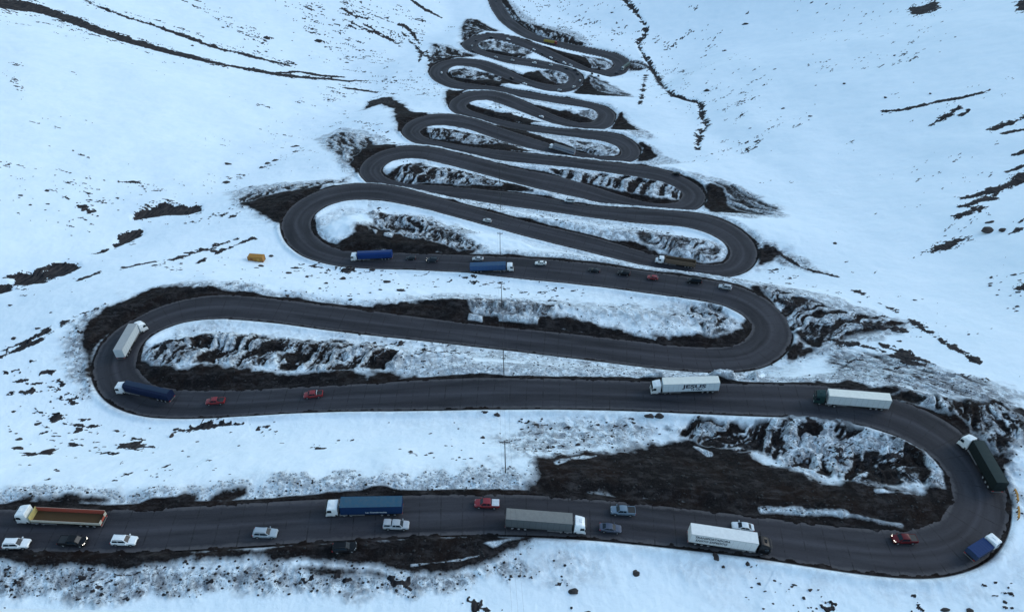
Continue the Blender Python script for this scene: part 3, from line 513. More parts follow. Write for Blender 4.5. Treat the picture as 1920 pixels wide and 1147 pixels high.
def ground_material():
    m, t, b = newmat('snow_dirt_and_rock')
    tc = t.nodes.new('ShaderNodeTexCoord'); P = tc.outputs['Object']
    def at(n): a = t.nodes.new('ShaderNodeAttribute'); a.attribute_name = n; return a.outputs['Fac']
    f1 = noise(t, 0.9, 8, 0.7, P).outputs['Fac']; f2 = noise(t, 3.2, 5, 0.65, P).outputs['Fac']; f3 = noise(t, 0.11, 5, 0.6, P).outputs['Fac']
    f4 = noise(t, 1.9, 7, 0.78, P).outputs['Fac']; G = at('grime'); D = at('dirt')
    f4 = noise(t, 1.9, 7, 0.78, P).outputs['Fac']; f5 = noise(t, 0.42, 6, 0.72, P, 0.6).outputs['Fac']; G = at('grime'); D = at('dirt')
    snow = mixc(t, ramp(t, f3, .35, g4(0), .7, g4(1)).outputs[0], SNOW, (0.755, 0.86, 0.925, 1))
    gcol = mixc(t, ramp(t, f4, .32, g4(0), .66, g4(1)).outputs[0], (0.075, 0.077, 0.085, 1), (0.42, 0.46, 0.50, 1))
    gf = mth(t, 'MULTIPLY', mth(t, 'MULTIPLY', G, 1.25, clamp=True), ramp(t, f5, .39, g4(0.06), .57, g4(1.0)).outputs[0], clamp=True)
    gf = mth(t, 'MAXIMUM', gf, mth(t, 'MULTIPLY', ramp(t, D, .03, g4(0), .30, g4(1)).outputs[0], 0.85))
    col = mixc(t, gf, snow, gcol)
    spk = mth(t, 'MULTIPLY', mth(t, 'SUBTRACT', f4, mth(t, 'MULTIPLY_ADD', G, -0.20, 0.70)), 11.0, clamp=True)   # grit scattered through dirty snow
    col = mixc(t, mth(t, 'MULTIPLY', spk, mth(t, 'MULTIPLY', G, 1.3, clamp=True)), col, (0.022, 0.021, 0.023, 1))
    dcol = mixc(t, ramp(t, f2, .35, g4(0), .75, g4(1)).outputs[0], (0.0040, 0.0040, 0.0050, 1), (0.019, 0.0165, 0.0165, 1))
    dcol = mixc(t, ramp(t, f3, .45, g4(0), .62, g4(1)).outputs[0], dcol, (0.013, 0.0085, 0.0075, 1))
    dcol = mixc(t, mth(t, 'MULTIPLY', ramp(t, f5, .50, g4(0), .68, g4(1)).outputs[0], 0.7), dcol, (0.036, 0.032, 0.031, 1))
    mps = t.nodes.new('ShaderNodeMapping'); mps.inputs['Scale'].default_value = (0.22, 0.55, 0.4); mps.inputs['Rotation'].default_value = (0, 0, 0.25); t.links.new(P, mps.inputs[0]); fs = noise(t, 1.0, 8, .78, mps.outputs[0], 0.3).outputs['Fac']
    dcol = mixc(t, mth(t, 'MULTIPLY', ramp(t, fs, .50, g4(0), .70, g4(1)).outputs[0], 0.85), dcol, (0.060, 0.054, 0.055, 1))
    dcol = mixc(t, ramp(t, fs, .28, g4(0.9), .42, g4(0)).outputs[0], dcol, (0.0035, 0.0035, 0.0045, 1))
    dcol = mixc(t, mth(t, 'MULTIPLY', ramp(t, f4, .60, g4(0), .74, g4(1)).outputs[0], 0.7), dcol, (0.09, 0.088, 0.09, 1))
    df = mth(t, 'ADD', mth(t, 'MULTIPLY_ADD', D, 2.7, -0.85), mth(t, 'ADD', mth(t, 'MULTIPLY', mth(t, 'SUBTRACT', f4, 0.5), 1.9), mth(t, 'MULTIPLY', mth(t, 'SUBTRACT', f5, 0.5), 0.9)), clamp=True)
    df = mth(t, 'MULTIPLY', df, ramp(t, D, .04, g4(0), .14, g4(1)).outputs[0])
    col = mixc(t, df, col, dcol)
    mpr = t.nodes.new('ShaderNodeMapping'); mpr.inputs['Scale'].default_value = (1.1, 0.16, 0.16); t.links.new(P, mpr.inputs[0]); fr_ = noise(t, 1.0, 5, .7, mpr.outputs[0]).outputs['Fac']
    rcol = mixc(t, ramp(t, fr_, .36, g4(0), .68, g4(1)).outputs[0], (0.008, 0.010, 0.014, 1), (0.070, 0.060, 0.058, 1))
    rf = ramp(t, mth(t, 'MULTIPLY_ADD', mth(t, 'SUBTRACT', f4, 0.5), 1.5, at('rock')), .40, g4(0), .55, g4(1)).outputs[0]
    col = mixc(t, rf, col, rcol)
    t.links.new(col, b.inputs['Base Color'])
    b.inputs['Roughness'].default_value = 0.85; b.inputs['Specular IOR Level'].default_value = 0.05
    bp = t.nodes.new('ShaderNodeBump'); bp.inputs['Strength'].default_value = 0.35; bp.inputs['Distance'].default_value = 0.45
    t.links.new(f4, bp.inputs['Height']); t.links.new(bp.outputs[0], b.inputs['Normal']); return m
def road_material():
    m, t, b = newmat('worn_asphalt')
    uv = t.nodes.new('ShaderNodeUVMap'); uv.uv_map = 'road'; U = uv.outputs[0]
    sx = t.nodes.new('ShaderNodeSeparateXYZ'); t.links.new(U, sx.inputs[0]); X, Y = sx.outputs[0], sx.outputs[1]   # X metres along, Y -1..1 across
    tc = t.nodes.new('ShaderNodeTexCoord'); P = tc.outputs['Object']
    mp = t.nodes.new('ShaderNodeMapping'); mp.inputs['Scale'].default_value = (0.03, 1.7, 1); t.links.new(U, mp.inputs[0])
    lanes = noise(t, 1.0, 5, 0.6, mp.outputs[0], 0.3).outputs['Fac']
    big = noise(t, 0.06, 5, 0.6, P).outputs['Fac']; fine = noise(t, 5.0, 4, 0.7, P).outputs['Fac']; med = noise(t, 0.7, 6, 0.7, P).outputs['Fac']
    c = mixc(t, ramp(t, lanes, .36, g4(0), .66, g4(1)).outputs[0], (0.0080, 0.0088, 0.0135, 1), (0.044, 0.044, 0.054, 1))
    c = mixc(t, mth(t, 'MULTIPLY', ramp(t, big, .4, g4(0), .7, g4(1)).outputs[0], 0.5), c, (0.032, 0.029, 0.036, 1))
    ay = mth(t, 'ABSOLUTE', Y)
    sh = ramp(t, mth(t, 'MULTIPLY_ADD', mth(t, 'SUBTRACT', med, .5), .35, ay), .80, g4(0), .93, g4(1)).outputs[0]      # dusty shoulder
    c = mixc(t, mth(t, 'MULTIPLY', sh, 0.75), c, (0.088, 0.083, 0.088, 1))
    cen = ramp(t, mth(t, 'ABSOLUTE', mth(t, 'MULTIPLY_ADD', mth(t, 'SUBTRACT', med, .5), .12, Y)), .0, g4(1), .16, g4(0)).outputs[0]   # paler crown between the wheel tracks
    c = mixc(t, mth(t, 'MULTIPLY', cen, 0.55), c, (0.062, 0.060, 0.073, 1))
    jt = mth(t, 'PINGPONG', X, 2.2); jl = ramp(t, jt, 0.06, g4(1), 0.17, g4(0)).outputs[0]                             # slab joints
    jm = mth(t, 'MULTIPLY', jl, ramp(t, med, .42, g4(0), .6, g4(0.9)).outputs[0])
    c = mixc(t, jm, c, (0.006, 0.006, 0.007, 1))
    ck = noise(t, 0.35, 4, 0.6, P, 1.0).outputs['Fac']; cr = ramp(t, mth(t, 'ABSOLUTE', mth(t, 'SUBTRACT', ck, 0.5)), 0.0, g4(1), 0.006, g4(0)).outputs[0]
    c = mixc(t, mth(t, 'MULTIPLY', cr, 0.55), c, (0.006, 0.006, 0.007, 1))
    c = mixc(t, mth(t, 'MULTIPLY', ramp(t, fine, .38, g4(0), .72, g4(1)).outputs[0], 0.38), c, (0.055, 0.052, 0.055, 1))
    t.links.new(c, b.inputs['Base Color']); b.inputs['Roughness'].default_value = 0.8; b.inputs['Specular IOR Level'].default_value = 0.25
    return m
def link(name, me, mat=None, parent=None):
    o = bpy.data.objects.new(name, me); C.objects.link(o)
    if mat: me.materials.append(mat)
    if parent: o.parent = parent
    return o
def grid_mesh(name, X, Y, Z, nr, nc, attrs=None):
    me = bpy.data.meshes.new(name); co = np.stack([X, Y, Z], -1).astype(np.float32).ravel()
    me.vertices.add(nr * nc); me.vertices.foreach_set('co', co)
    i = np.arange((nr - 1) * nc).reshape(nr - 1, nc)[:, :-1].ravel()
    q = np.stack([i, i + 1, i + nc + 1, i + nc], -1).astype(np.int32)
    me.loops.add(q.size); me.loops.foreach_set('vertex_index', q.ravel())
    me.polygons.add(len(q)); me.polygons.foreach_set('loop_start', np.arange(0, q.size, 4, dtype=np.int32)); me.polygons.foreach_set('loop_total', np.full(len(q), 4, np.int32))
    for k, v in (attrs or {}).items():
        a = me.attributes.new(k, 'FLOAT', 'POINT'); a.data.foreach_set('value', np.clip(v, 0, 1).astype(np.float32))
    me.update(calc_edges=True); me.polygons.foreach_set('use_smooth', np.ones(len(q), bool)); return me, q
GM = ground_material()
me, _ = grid_mesh('snowy_slope', gx, gy, ZZ, NR, NCc, {'dirt': DIRT, 'grime': GRIME, 'rock': ROCK})
gobj = link('snowy_slope', me, GM); gobj['kind'] = 'structure'
# road sheet
NA = 13; aa = np.linspace(-1, 1, NA); st = slice(0, ns)
RX = CEN[:, 0:1] + NOR[:, 0:1] * HW[:, None] * aa; RY = CEN[:, 1:2] + NOR[:, 1:2] * HW[:, None] * aa
RZ = (ZC[:, None] + 0.06 * (1 - aa ** 2)) + 0 * RX + 0.02
me, q = grid_mesh('mountain_road', RX.ravel(), RY.ravel(), RZ.ravel(), ns, NA)
uvl = me.uv_layers.new(name='road'); UVv = np.stack([np.repeat(S[:, None], NA, 1).ravel(), np.tile(aa, ns)], -1)[q.ravel()]
uvl.data.foreach_set('uv', UVv.astype(np.float32).ravel())
robj = link('mountain_road', me, road_material()); robj['kind'] = 'structure'
# ------------------------------------------------------------------ small builders
class MB:
    def __init__(s): s.v = []; s.f = []; s.m = []
    def add(s, vs, fs, mi=0):
        o = len(s.v); s.v += [tuple(v) for v in vs]; s.f += [tuple(o + i for i in f) for f in fs]; s.m += [mi] * len(fs); return s
    def box(s, x0, x1, y0, y1, z0, z1, mi=0):
        return s.add([(x0,y0,z0),(x1,y0,z0),(x1,y1,z0),(x0,y1,z0),(x0,y0,z1),(x1,y0,z1),(x1,y1,z1),(x0,y1,z1)], [(0,3,2,1),(4,5,6,7),(0,1,5,4),(1,2,6,5),(2,3,7,6),(3,0,4,7)], mi)
    def hull(s, A, B, mi=0):                                  # two rings of equal count, capped
        n = len(A); return s.add(list(A) + list(B), [tuple(range(n))[::-1], tuple(range(n, 2 * n))] + [(i, (i + 1) % n, n + (i + 1) % n, n + i) for i in range(n)], mi)
    def cyl(s, a, b, r, n=12, r2=None, mi=0):
        a = Vector(a); b = Vector(b); d = (b - a).normalized(); u = d.orthogonal().normalized(); w_ = d.cross(u); r2 = r if r2 is None else r2
        A = [a + (u * math.cos(t) + w_ * math.sin(t)) * r for t in [2 * math.pi * k / n for k in range(n)]]
        B = [b + (u * math.cos(t) + w_ * math.sin(t)) * r2 for t in [2 * math.pi * k / n for k in range(n)]]
        return s.hull(A, B, mi)
    def loft(s, rings, mi=0):
        n = len(rings[0]); vs = [p for r_ in rings for p in r_]; fs = [tuple(range(n))[::-1], tuple(range((len(rings) - 1) * n, len(rings) * n))]
        for k in range(len(rings) - 1):
            for i in range(n): fs.append((k * n + i, k * n + (i + 1) % n, (k + 1) * n + (i + 1) % n, (k + 1) * n + i))
        return s.add(vs, fs, mi)
    def build(s, name, mats, parent=None, M=None, bevel=0, smooth=False, seg=2):
        me = bpy.data.meshes.new(name); vs = [M @ Vector(v) for v in s.v] if M else s.v
        me.from_pydata([tuple(v) for v in vs], [], s.f)
        for m in (mats if isinstance(mats, (list, tuple)) else [mats]): me.materials.append(m)
        me.polygons.foreach_set('material_index', s.m)
        bm = bmesh.new(); bm.from_mesh(me)
        bmesh.ops.recalc_face_normals(bm, faces=bm.faces)
        if bevel: bmesh.ops.bevel(bm, geom=[e for e in bm.edges if e.calc_face_angle(0) > 0.35] , offset=bevel, segments=seg, profile=0.6, affect='EDGES', clamp_overlap=True)
        if smooth:
            for f in bm.faces: f.smooth = True
            for e in bm.edges:
                if e.calc_face_angle(0) > 0.7: e.smooth = False
        bm.to_mesh(me); bm.free()
        o = bpy.data.objects.new(name, me); C.objects.link(o)
        if parent: o.parent = parent
        return o
def thing(name, label, cat, group=None, M=None):
    o = bpy.data.objects.new(name, None); C.objects.link(o); o.empty_display_size = 0.5; o['label'] = label; o['category'] = cat
    if group: o['group'] = group
    if M is not None: o.matrix_world = M
    return o
def tag(o, label, cat, group=None, kind=None):
    o['label'] = label; o['category'] = cat
    if group: o['group'] = group
    if kind: o['kind'] = kind
    return o
_mc = {}
def paint(col, rough=0.4, metal=0.0, dirty=0.35, key='paint', coat=0.3):
    k = (key, col, rough, metal, dirty)
    if k in _mc: return _mc[k]
    m, t, b = newmat('%s_%d' % (key, len(_mc))); tc = t.nodes.new('ShaderNodeTexCoord')
    n = noise(t, 1.6, 6, 0.7, tc.outputs['Object']); n2_ = noise(t, 0.5, 4, 0.6, tc.outputs['Object'])
    sx = t.nodes.new('ShaderNodeSeparateXYZ'); t.links.new(tc.outputs['Object'], sx.inputs[0])
    low = ramp(t, sx.outputs[2], 0.35, g4(1), 1.0, g4(0.0)).outputs[0]                 # road dirt thrown up on the lower panels
    f = mth(t, 'MULTIPLY', ramp(t, n.outputs['Fac'], .38, g4(0), .72, g4(1)).outputs[0], dirty)
    f = mth(t, 'ADD', f, mth(t, 'MULTIPLY', low, 0.45 * min(1, dirty * 2)), clamp=True)
    c = mixc(t, f, (*col, 1), (0.10, 0.095, 0.095, 1)) if sum(col) > 0.2 else mixc(t, mth(t, 'MULTIPLY', f, .25), (*col, 1), (0.022, 0.021, 0.022, 1))
    c2 = mixc(t, mth(t, 'MULTIPLY', n2_.outputs['Fac'], 0.3 * dirty * 2), c, tuple(x * 0.6 for x in col) + (1,))
    t.links.new(c2, b.inputs['Base Color']); b.inputs['Roughness'].default_value = rough; b.inputs['Metallic'].default_value = metal
    b.inputs['Coat Weight'].default_value = coat * (1 if sum(col) > .2 else .3); b.inputs['Specular IOR Level'].default_value = .4 if sum(col) > .2 else .15; _mc[k] = m; return m
def plain(name, col, rough=0.6, emit=0.0):
    if name in _mc: return _mc[name]
    m, t, b = newmat(name); tc = t.nodes.new('ShaderNodeTexCoord'); n = noise(t, 4, 4, 0.6, tc.outputs['Object'])
    c = mixc(t, n.outputs['Fac'], tuple(x * 0.8 for x in col) + (1,), tuple(min(1, x * 1.2) for x in col) + (1,))
    t.links.new(c, b.inputs['Base Color']); b.inputs['Roughness'].default_value = rough
    if emit: b.inputs['Emission Color'].default_value = (*col, 1); b.inputs['Emission Strength'].default_value = emit
    _mc[name] = m; return m
GLASS = plain('tinted_glass', (0.012, 0.02, 0.028), 0.08); GLASS.node_tree.nodes['Principled BSDF'].inputs['Specular IOR Level'].default_value = 0.22; GLASS.node_tree.nodes['Principled BSDF'].inputs['Roughness'].default_value = 0.25
RUB = plain('tyre_rubber', (0.008, 0.008, 0.009), 0.85); RIM = plain('wheel_metal', (0.22, 0.22, 0.23), 0.45)
BLK = plain('black_plastic', (0.010, 0.011, 0.013), 0.6); HL = plain('headlight_glass', (0.65, 0.68, 0.7), 0.15); HLON = plain('headlight_lit', (1.0, 0.92, 0.8), 0.3, 3.0)
TL = plain('tail_light', (0.35, 0.01, 0.01), 0.3); STEEL = plain('dull_steel', (0.12, 0.12, 0.125), 0.6); WOODP = plain('weathered_pole', (0.035, 0.032, 0.032), 0.9)

def wheel(parent, x, y, r, w_, rim=True, M=None, name='wheel'):
    s = 1 if y > 0 else -1; mb = MB(); rr = [(r * 0.90, -w_ / 2), (r, -w_ / 4), (r, w_ / 4), (r * 0.90, w_ / 2)]
    rings = [[(x + a * math.cos(t), y + b, r + a * math.sin(t)) for t in [2 * math.pi * k / 18 for k in range(18)]] for a, b in rr]
    mb.loft(rings); o = mb.build(name, RUB, parent, M, smooth=True)
    if rim:
        q = MB(); q.cyl((x, y + s * (w_ / 2 - 0.05), r), (x, y + s * (w_ / 2 + 0.012), r), r * 0.6, 14, r * 0.52); q.cyl((x, y + s * w_ / 2, r), (x, y + s * (w_ / 2 + 0.03), r), r * 0.16, 8); q.build('rim', RIM, o, M)
    return o
def panel(parent, name, mat, pts, off=0.012, M=None, inset=0.0, th=0.02):
    P = [Vector(p) for p in pts]; n = (P[1] - P[0]).cross(P[-1] - P[0]).normalized(); c = sum(P, Vector()) / len(P)
    if n.dot(c - Vector((c.x * 0.9, 0, 0.9))) < 0: n = -n; P = P[::-1]
    P = [p + (c - p) * inset for p in P]
    return MB().hull([p - n * th for p in P], [p + n * off for p in P]).build(name, mat, parent, M)

# ------------------------------------------------------------------ cars
CAR = dict(   # length, width, [lower body: x, half width factor, z low, z top], cabin base x (front, rear), roof x, belt z, roof z, wheel r, wheel x
 suv=dict(L=4.7, W=1.90, prof=[(2.35,.78,.42,.78),(2.2,.92,.30,.95),(1.2,1,.26,1.07),(.2,1,.26,1.10),(-1.6,1,.26,1.12),(-2.2,.95,.30,1.08),(-2.35,.84,.42,.95)], cab=(1.05,-2.22), roof=(.35,-1.98), belt=1.05, top=1.72, wr=.36, wx=(1.42,-1.38)),
 hatch=dict(L=4.0, W=1.74, prof=[(2.0,.76,.40,.68),(1.85,.92,.28,.84),(1.1,1,.24,.98),(.2,1,.24,1.0),(-1.4,1,.24,1.02),(-1.85,.95,.28,.98),(-2.0,.84,.40,.86)], cab=(1.0,-1.9), roof=(.3,-1.5), belt=.97, top=1.50, wr=.31, wx=(1.25,-1.22)),
 sedan=dict(L=4.55, W=1.78, prof=[(2.27,.74,.38,.64),(2.1,.90,.26,.80),(1.1,1,.22,.95),(.2,1,.22,.98),(-1.3,1,.22,1.0),(-2.1,.93,.26,.96),(-2.27,.80,.38,.84)], cab=(1.05,-1.72), roof=(.30,-1.0), belt=.94, top=1.44, wr=.32, wx=(1.40,-1.32)),
 pickup=dict(L=5.2, W=1.86, prof=[(2.6,.78,.48,.82),(2.45,.93,.36,1.02),(1.6,1,.32,1.12),(.6,1,.32,1.15),(-.85,1,.32,1.15),(-.95,1,.32,1.14),(-2.5,.98,.36,1.12),(-2.6,.94,.48,1.10)], cab=(1.45,-.95), roof=(.80,-.75), belt=1.10, top=1.76, wr=.38, wx=(1.62,-1.55)),
 van=dict(L=5.1, W=1.95, prof=[(2.55,.80,.42,.85),(2.4,.93,.30,1.05),(1.8,1,.26,1.20),(.6,1,.26,1.25),(-1.8,1,.26,1.25),(-2.45,.98,.28,1.22),(-2.55,.92,.42,1.15)], cab=(1.9,-2.5), roof=(1.1,-2.4), belt=1.18, top=2.15, wr=.34, wx=(1.65,-1.55)))
def make_car(kind, col, label, M, group=None, detail=2, bed=None, lit=False, cat=None, name=None, roofcol=None):
    c = CAR[kind]; W = c['W'] / 2; names = dict(suv='suv', hatch='hatchback', sedan='sedan', pickup='pickup_truck', van='van')
    root = thing(name or names[kind], label, cat or dict(suv='car', hatch='car', sedan='car', pickup='pickup', van='van')[kind], group, M)
    PM = paint(col, 0.35, 0.0, 0.22); mb = MB(); rings = []
    for x, wf, zl, zt in c['prof']:
        w_ = W * wf; rings.append([(x, -w_ * .90, zl), (x, w_ * .90, zl), (x, w_, zl + .16), (x, w_ * .985, zt - .16), (x, w_ * .88, zt), (x, 0, zt + .03), (x, -w_ * .88, zt), (x, -w_ * .985, zt - .16), (x, -w_, zl + .16)])
    mb.loft(rings)
    (xa, xd), (xb, xc_), zb, zr = c['cab'], c['roof'], c['belt'], c['top']; wb, wt = W * .90, W * .72
    mid = (xb + xc_) / 2
    base = [(xa, -wb * .86, zb - .06), (xa, wb * .86, zb - .06), (xb + .1, wb, zb - .06), (xd + .25, wb * .99, zb - .06), (xd, wb * .88, zb - .06), (xd, -wb * .88, zb - .06), (xd + .25, -wb * .99, zb - .06), (xb + .1, -wb, zb - .06)]
    top = [(xb, -wt * .93, zr - .05), (xb, wt * .93, zr - .05), (mid + .3, wt, zr), (xc_ + .15, wt, zr - .03), (xc_, wt * .93, zr - .07), (xc_, -wt * .93, zr - .07), (xc_ + .15, -wt, zr - .03), (mid + .3, -wt, zr)]
    mb.hull(base, top); body = mb.build('body', PM, root, bevel=0.035 if detail > 1 else 0, smooth=True)
    fz = zr - .05; panel(root, 'windshield', GLASS, [(xa - .02, -wb * .84, zb), (xa - .02, wb * .84, zb), (xb + .02, wt * .88, fz - .01), (xb + .02, -wt * .88, fz - .01)], 0.02, inset=0.05)
    panel(root, 'rear_window', GLASS, [(xd + .02, -wb * .84, zb + .03), (xd + .02, wb * .84, zb + .03), (xc_ - .01, wt * .86, zr - .10), (xc_ - .01, -wt * .86, zr - .10)], 0.02, inset=0.10)
    for s in (1, -1):
        def sp(x, k): return (x, s * (wb * .995 * (1 - k) + wt * 1.0 * k), zb + .0 + (zr - .04 - zb) * k)
        xm = (xb + xc_) / 2
        for x0b, x0t, x1b, x1t in ((xb + .28, xb - .08, xm + .04, xm + .04), (xm - .06, xm - .06, xd + .32, xc_ + .22)):
            panel(root, 'side_window', GLASS, [sp(x0b, .14), sp(x0t, .86), sp(x1t, .86), sp(x1b, .14)], 0.028, th=0.05)
        if detail > 1:
            q = MB(); q.box(xb + .38, xb + .56, s * (W + .02) if s < 0 else W - .02, s * (W - .02) if s < 0 else W + .02, zb + .0, zb + .06)
            q.box(xb + .34, xb + .52, min(s * (W - .02), s * (W + .20)), max(s * (W - .02), s * (W + .20)), zb + .02, zb + .17); q.build('mirror', PM, root, bevel=.02)
            f = c['prof'][1]; hw_ = W * f[1]
            h = MB(); h.hull([(f[0] + .13, s * hw_ * .48, f[3] - .20), (f[0] + .10, s * hw_ * .84, f[3] - .20), (f[0] - .05, s * hw_ * .97, f[3] - .16), (f[0] - .05, s * hw_ * .60, f[3] - .16)], [(f[0] + .03, s * hw_ * .50, f[3] + .01), (f[0] + .0, s * hw_ * .84, f[3] + .0), (f[0] - .22, s * hw_ * .99, f[3] - .02), (f[0] - .2, s * hw_ * .64, f[3] + .02)])
            h.build('headlight', HLON if lit else HL, root)
            r_ = c['prof'][-2]; MB().box(r_[0] - .14, r_[0] + .06, min(s * W * .62, s * W * .94), max(s * W * .62, s * W * .94), r_[3] - .30, r_[3] - .10).build('tail_light', TL, root)
    if detail > 1:
        f = c['prof'][0]; MB().box(f[0] - .06, f[0] + .02, -W * .5, W * .5, f[2] + .02, f[3] - .12).build('grille', BLK, root)
        for s in (1, -1):
            for wx_ in c['wx']:
                q = MB(); q.cyl((wx_, s * (W - .10), c['wr'] + .02), (wx_, s * (W + .006), c['wr'] + .02), c['wr'] * 1.16, 18); q.build('wheel_arch', BLK, root)
    for s in (1, -1):
        for wx_ in c['wx']: wheel(root, wx_, s * (W - .10), c['wr'], .24, detail > 1)
    if kind == 'suv' and detail > 1:
        for s in (1, -1): q = MB(); q.box(xc_ + .25, xb - .15, s * wt * .93 - .02, s * wt * .93 + .02, zr + .0, zr + .06); q.build('roof_rail', BLK, root)
    if kind == 'pickup':
        x0, x1 = -1.0, -2.55; zt = 1.14
        if bed == 'cover': MB().box(x1, x0 - .02, -W * .86, W * .86, zt - .02, zt + .10).build('bed_cover', paint((.62, .66, .7), .5), root, bevel=.03)
        elif bed == 'canopy':
            q = MB(); q.hull([(x1, -wb, zt - .05), (x0, -wb, zt - .05), (x0, wb, zt - .05), (x1, wb, zt - .05)], [(x1 + .15, -wt, 1.80), (x0, -wt, 1.80), (x0, wt, 1.80), (x1 + .15, wt, 1.80)]); q.build('bed_canopy', PM, root, bevel=.05, smooth=True)
            for s in (1, -1): panel(root, 'canopy_window', GLASS, [(x0 - .15, s * wb * .96, 1.28), (x0 - .15, s * wt * 1.06, 1.66), (x1 + .35, s * wt * 1.06, 1.66), (x1 + .2, s * wb * .96, 1.28)], .03, th=.04)
        else:
            MB().box(x1 + .06, x0 - .04, -W * .82, W * .82, zt - .1, zt + .045).build('cargo_bed', BLK, root)
            for s in (1, -1): MB().box(x1, x0, min(s * W * .82, s * W * .95), max(s * W * .82, s * W * .95), zt - .1, zt + .09).build('bed_side', PM, root, bevel=.02)
            MB().box(x1 - .03, x1 + .05, -W * .93, W * .93, zt - .3, zt + .09).build('tailgate', PM, root, bevel=.02)
            if bed == 'bar':
                q = MB(); pw = paint((.7, .72, .74), .4)
                q.cyl((-1.15, -W * .8, 1.15), (-1.15, -W * .62, 1.78), .05); q.cyl((-1.15, -W * .62, 1.78), (-1.15, W * .62, 1.78), .06); q.cyl((-1.15, W * .62, 1.78), (-1.15, W * .8, 1.15), .05); q.build('roll_bar', pw, root)
    return root

# ------------------------------------------------------------------ lorries
def text_mesh(txt, size, mat, parent, M, sx_=1.0, name='lettering', bold=0.0, shear=0.0):
    cu = bpy.data.curves.new(name, 'FONT'); cu.body = txt; cu.size = size; cu.align_x = 'CENTER'; cu.align_y = 'CENTER'; cu.extrude = 0.004; cu.offset = bold; cu.shear = shear; cu.resolution_u = 3
    tmp = bpy.data.objects.new('tmp', cu); C.objects.link(tmp); bpy.context.view_layer.update()
    me = bpy.data.meshes.new_from_object(tmp.evaluated_get(bpy.context.evaluated_depsgraph_get())); bpy.data.objects.remove(tmp)
    S_ = Matrix.Diagonal((sx_, 1, 1, 1)); me.transform(M @ S_); me.materials.clear(); me.materials.append(mat)
    o = bpy.data.objects.new(name, me); C.objects.link(o); o.parent = parent; return o
def make_truck(label, M, L=16.5, cab=(.75, .78, .8), body='box', side=(.7, .7, .68), roof=None, H=3.95, kink=0.0, bonnet=False, rigid=False, letters=(), fair=True, name='articulated_lorry', group=None, floor=None, visor=True, detail=True):
    root = thing(name, label, 'lorry', group, M)
    XF = L / 2; CL = 2.35 + (1.1 if bonnet else 0); W = 1.25
    K = Matrix.Translation((XF - CL - 1.2, 0, 0)) @ Matrix.Rotation(kink, 4, 'Z') @ Matrix.Translation((-(XF - CL - 1.2), 0, 0)) if kink else None
    CP = paint(cab, 0.35, 0, 0.25)
    x0 = XF - (1.1 if bonnet else 0); xr = XF - CL; hr = 2.95 if not fair else 3.15; ht = hr + (.45 if fair else .05)
    def sec(x, w_, zl, zt, r_=.12): return [(x, -w_, zl), (x, w_, zl), (x, w_, zt - r_), (x, w_ - r_, zt), (x, -w_ + r_, zt), (x, -w_, zt - r_)]
    q = MB(); q.loft([sec(x0, W * .93, .55, 1.35), sec(x0 - .04, W * .97, .5, 1.75), sec(x0 - .32, W * .96, .5, hr - .15, .2), sec(x0 - .6, W * .95, .5, hr + .02, .2), sec(x0 - 1.1, W * .95, .5, (hr + ht) / 2, .2), sec(xr + .12, W * .97, .5, ht, .2), sec(xr, W * .94, .6, ht - .06, .2)])
    cabo = q.build('cab', CP, root, K, bevel=.03, smooth=True)
    if bonnet:
        q = MB(); q.loft([sec(XF, W * .72, .6, 1.35), sec(XF - .25, W * .80, .55, 1.62), sec(x0 - .1, W * .88, .55, 1.85)]); q.build('bonnet', CP, root, K, bevel=.04, smooth=True)
    panel(cabo, 'windshield', GLASS, [(x0 - .05, -W * .88, 1.82), (x0 - .05, W * .88, 1.82), (x0 - .30, W * .85, hr - .28), (x0 - .30, -W * .85, hr - .28)], .03, K, th=.05)
    for s in (1, -1):
        panel(cabo, 'side_window', GLASS, [(x0 - .30, s * W * .985, 1.75), (x0 - .42, s * W * .985, 2.50), (x0 - 1.15, s * W * .985, 2.50), (x0 - 1.20, s * W * .985, 1.72)], .02, K, th=.05)
        if detail:
            q = MB(); q.box(x0 - .25, x0 - .05, min(s * W, s * (W + .28)), max(s * W, s * (W + .28)), 1.75, 2.45); q.build('mirror', BLK, cabo, K, bevel=.03)
            MB().box(XF - .08, XF + .03, min(s * .72, s * 1.12), max(s * .72, s * 1.12), .72, .95).build('headlight', HL, cabo, K)
            q = MB(); q.box(xr + .1, xr + .5, min(s * .98, s * 1.26), max(s * .98, s * 1.26), .45, 1.0); q.build('step', BLK, cabo, K, bevel=.03)
    if detail:
        MB().box(XF - .05, XF + .045, -.62, .62, .80, 1.45).build('grille', BLK, cabo, K); MB().box(XF - .12, XF + .08, -W * .96, W * .96, .38, .68).build('bumper', CP, cabo, K, bevel=.04)
        if visor: MB().hull([(x0 - .12, -1.1, hr - .22), (x0 - .12, 1.1, hr - .22), (x0 + .10, 1.05, hr - .36), (x0 + .10, -1.05, hr - .36)], [(x0 - .12, -1.1, hr - .16), (x0 - .12, 1.1, hr - .16), (x0 + .10, 1.05, hr - .32), (x0 + .10, -1.05, hr - .32)]).build('sun_visor', BLK, cabo, K)
        MB().box(x0 - 1.5, x0 - .95, -.38, .38, (hr + ht) / 2 - .02, (hr + ht) / 2 + .14).build('roof_hatch', CP, cabo, K, bevel=.03)
    ch = MB(); ch.box(XF - CL - 3.4 if not rigid else -XF + .3, x0 - .6, -.42, .42, .62, .92); ch.build('chassis', BLK, root, K)
    wf = XF - 1.4; wheel(root, wf, .98, .5, .32, True, K); wheel(root, wf, -.98, .5, .32, True, K)
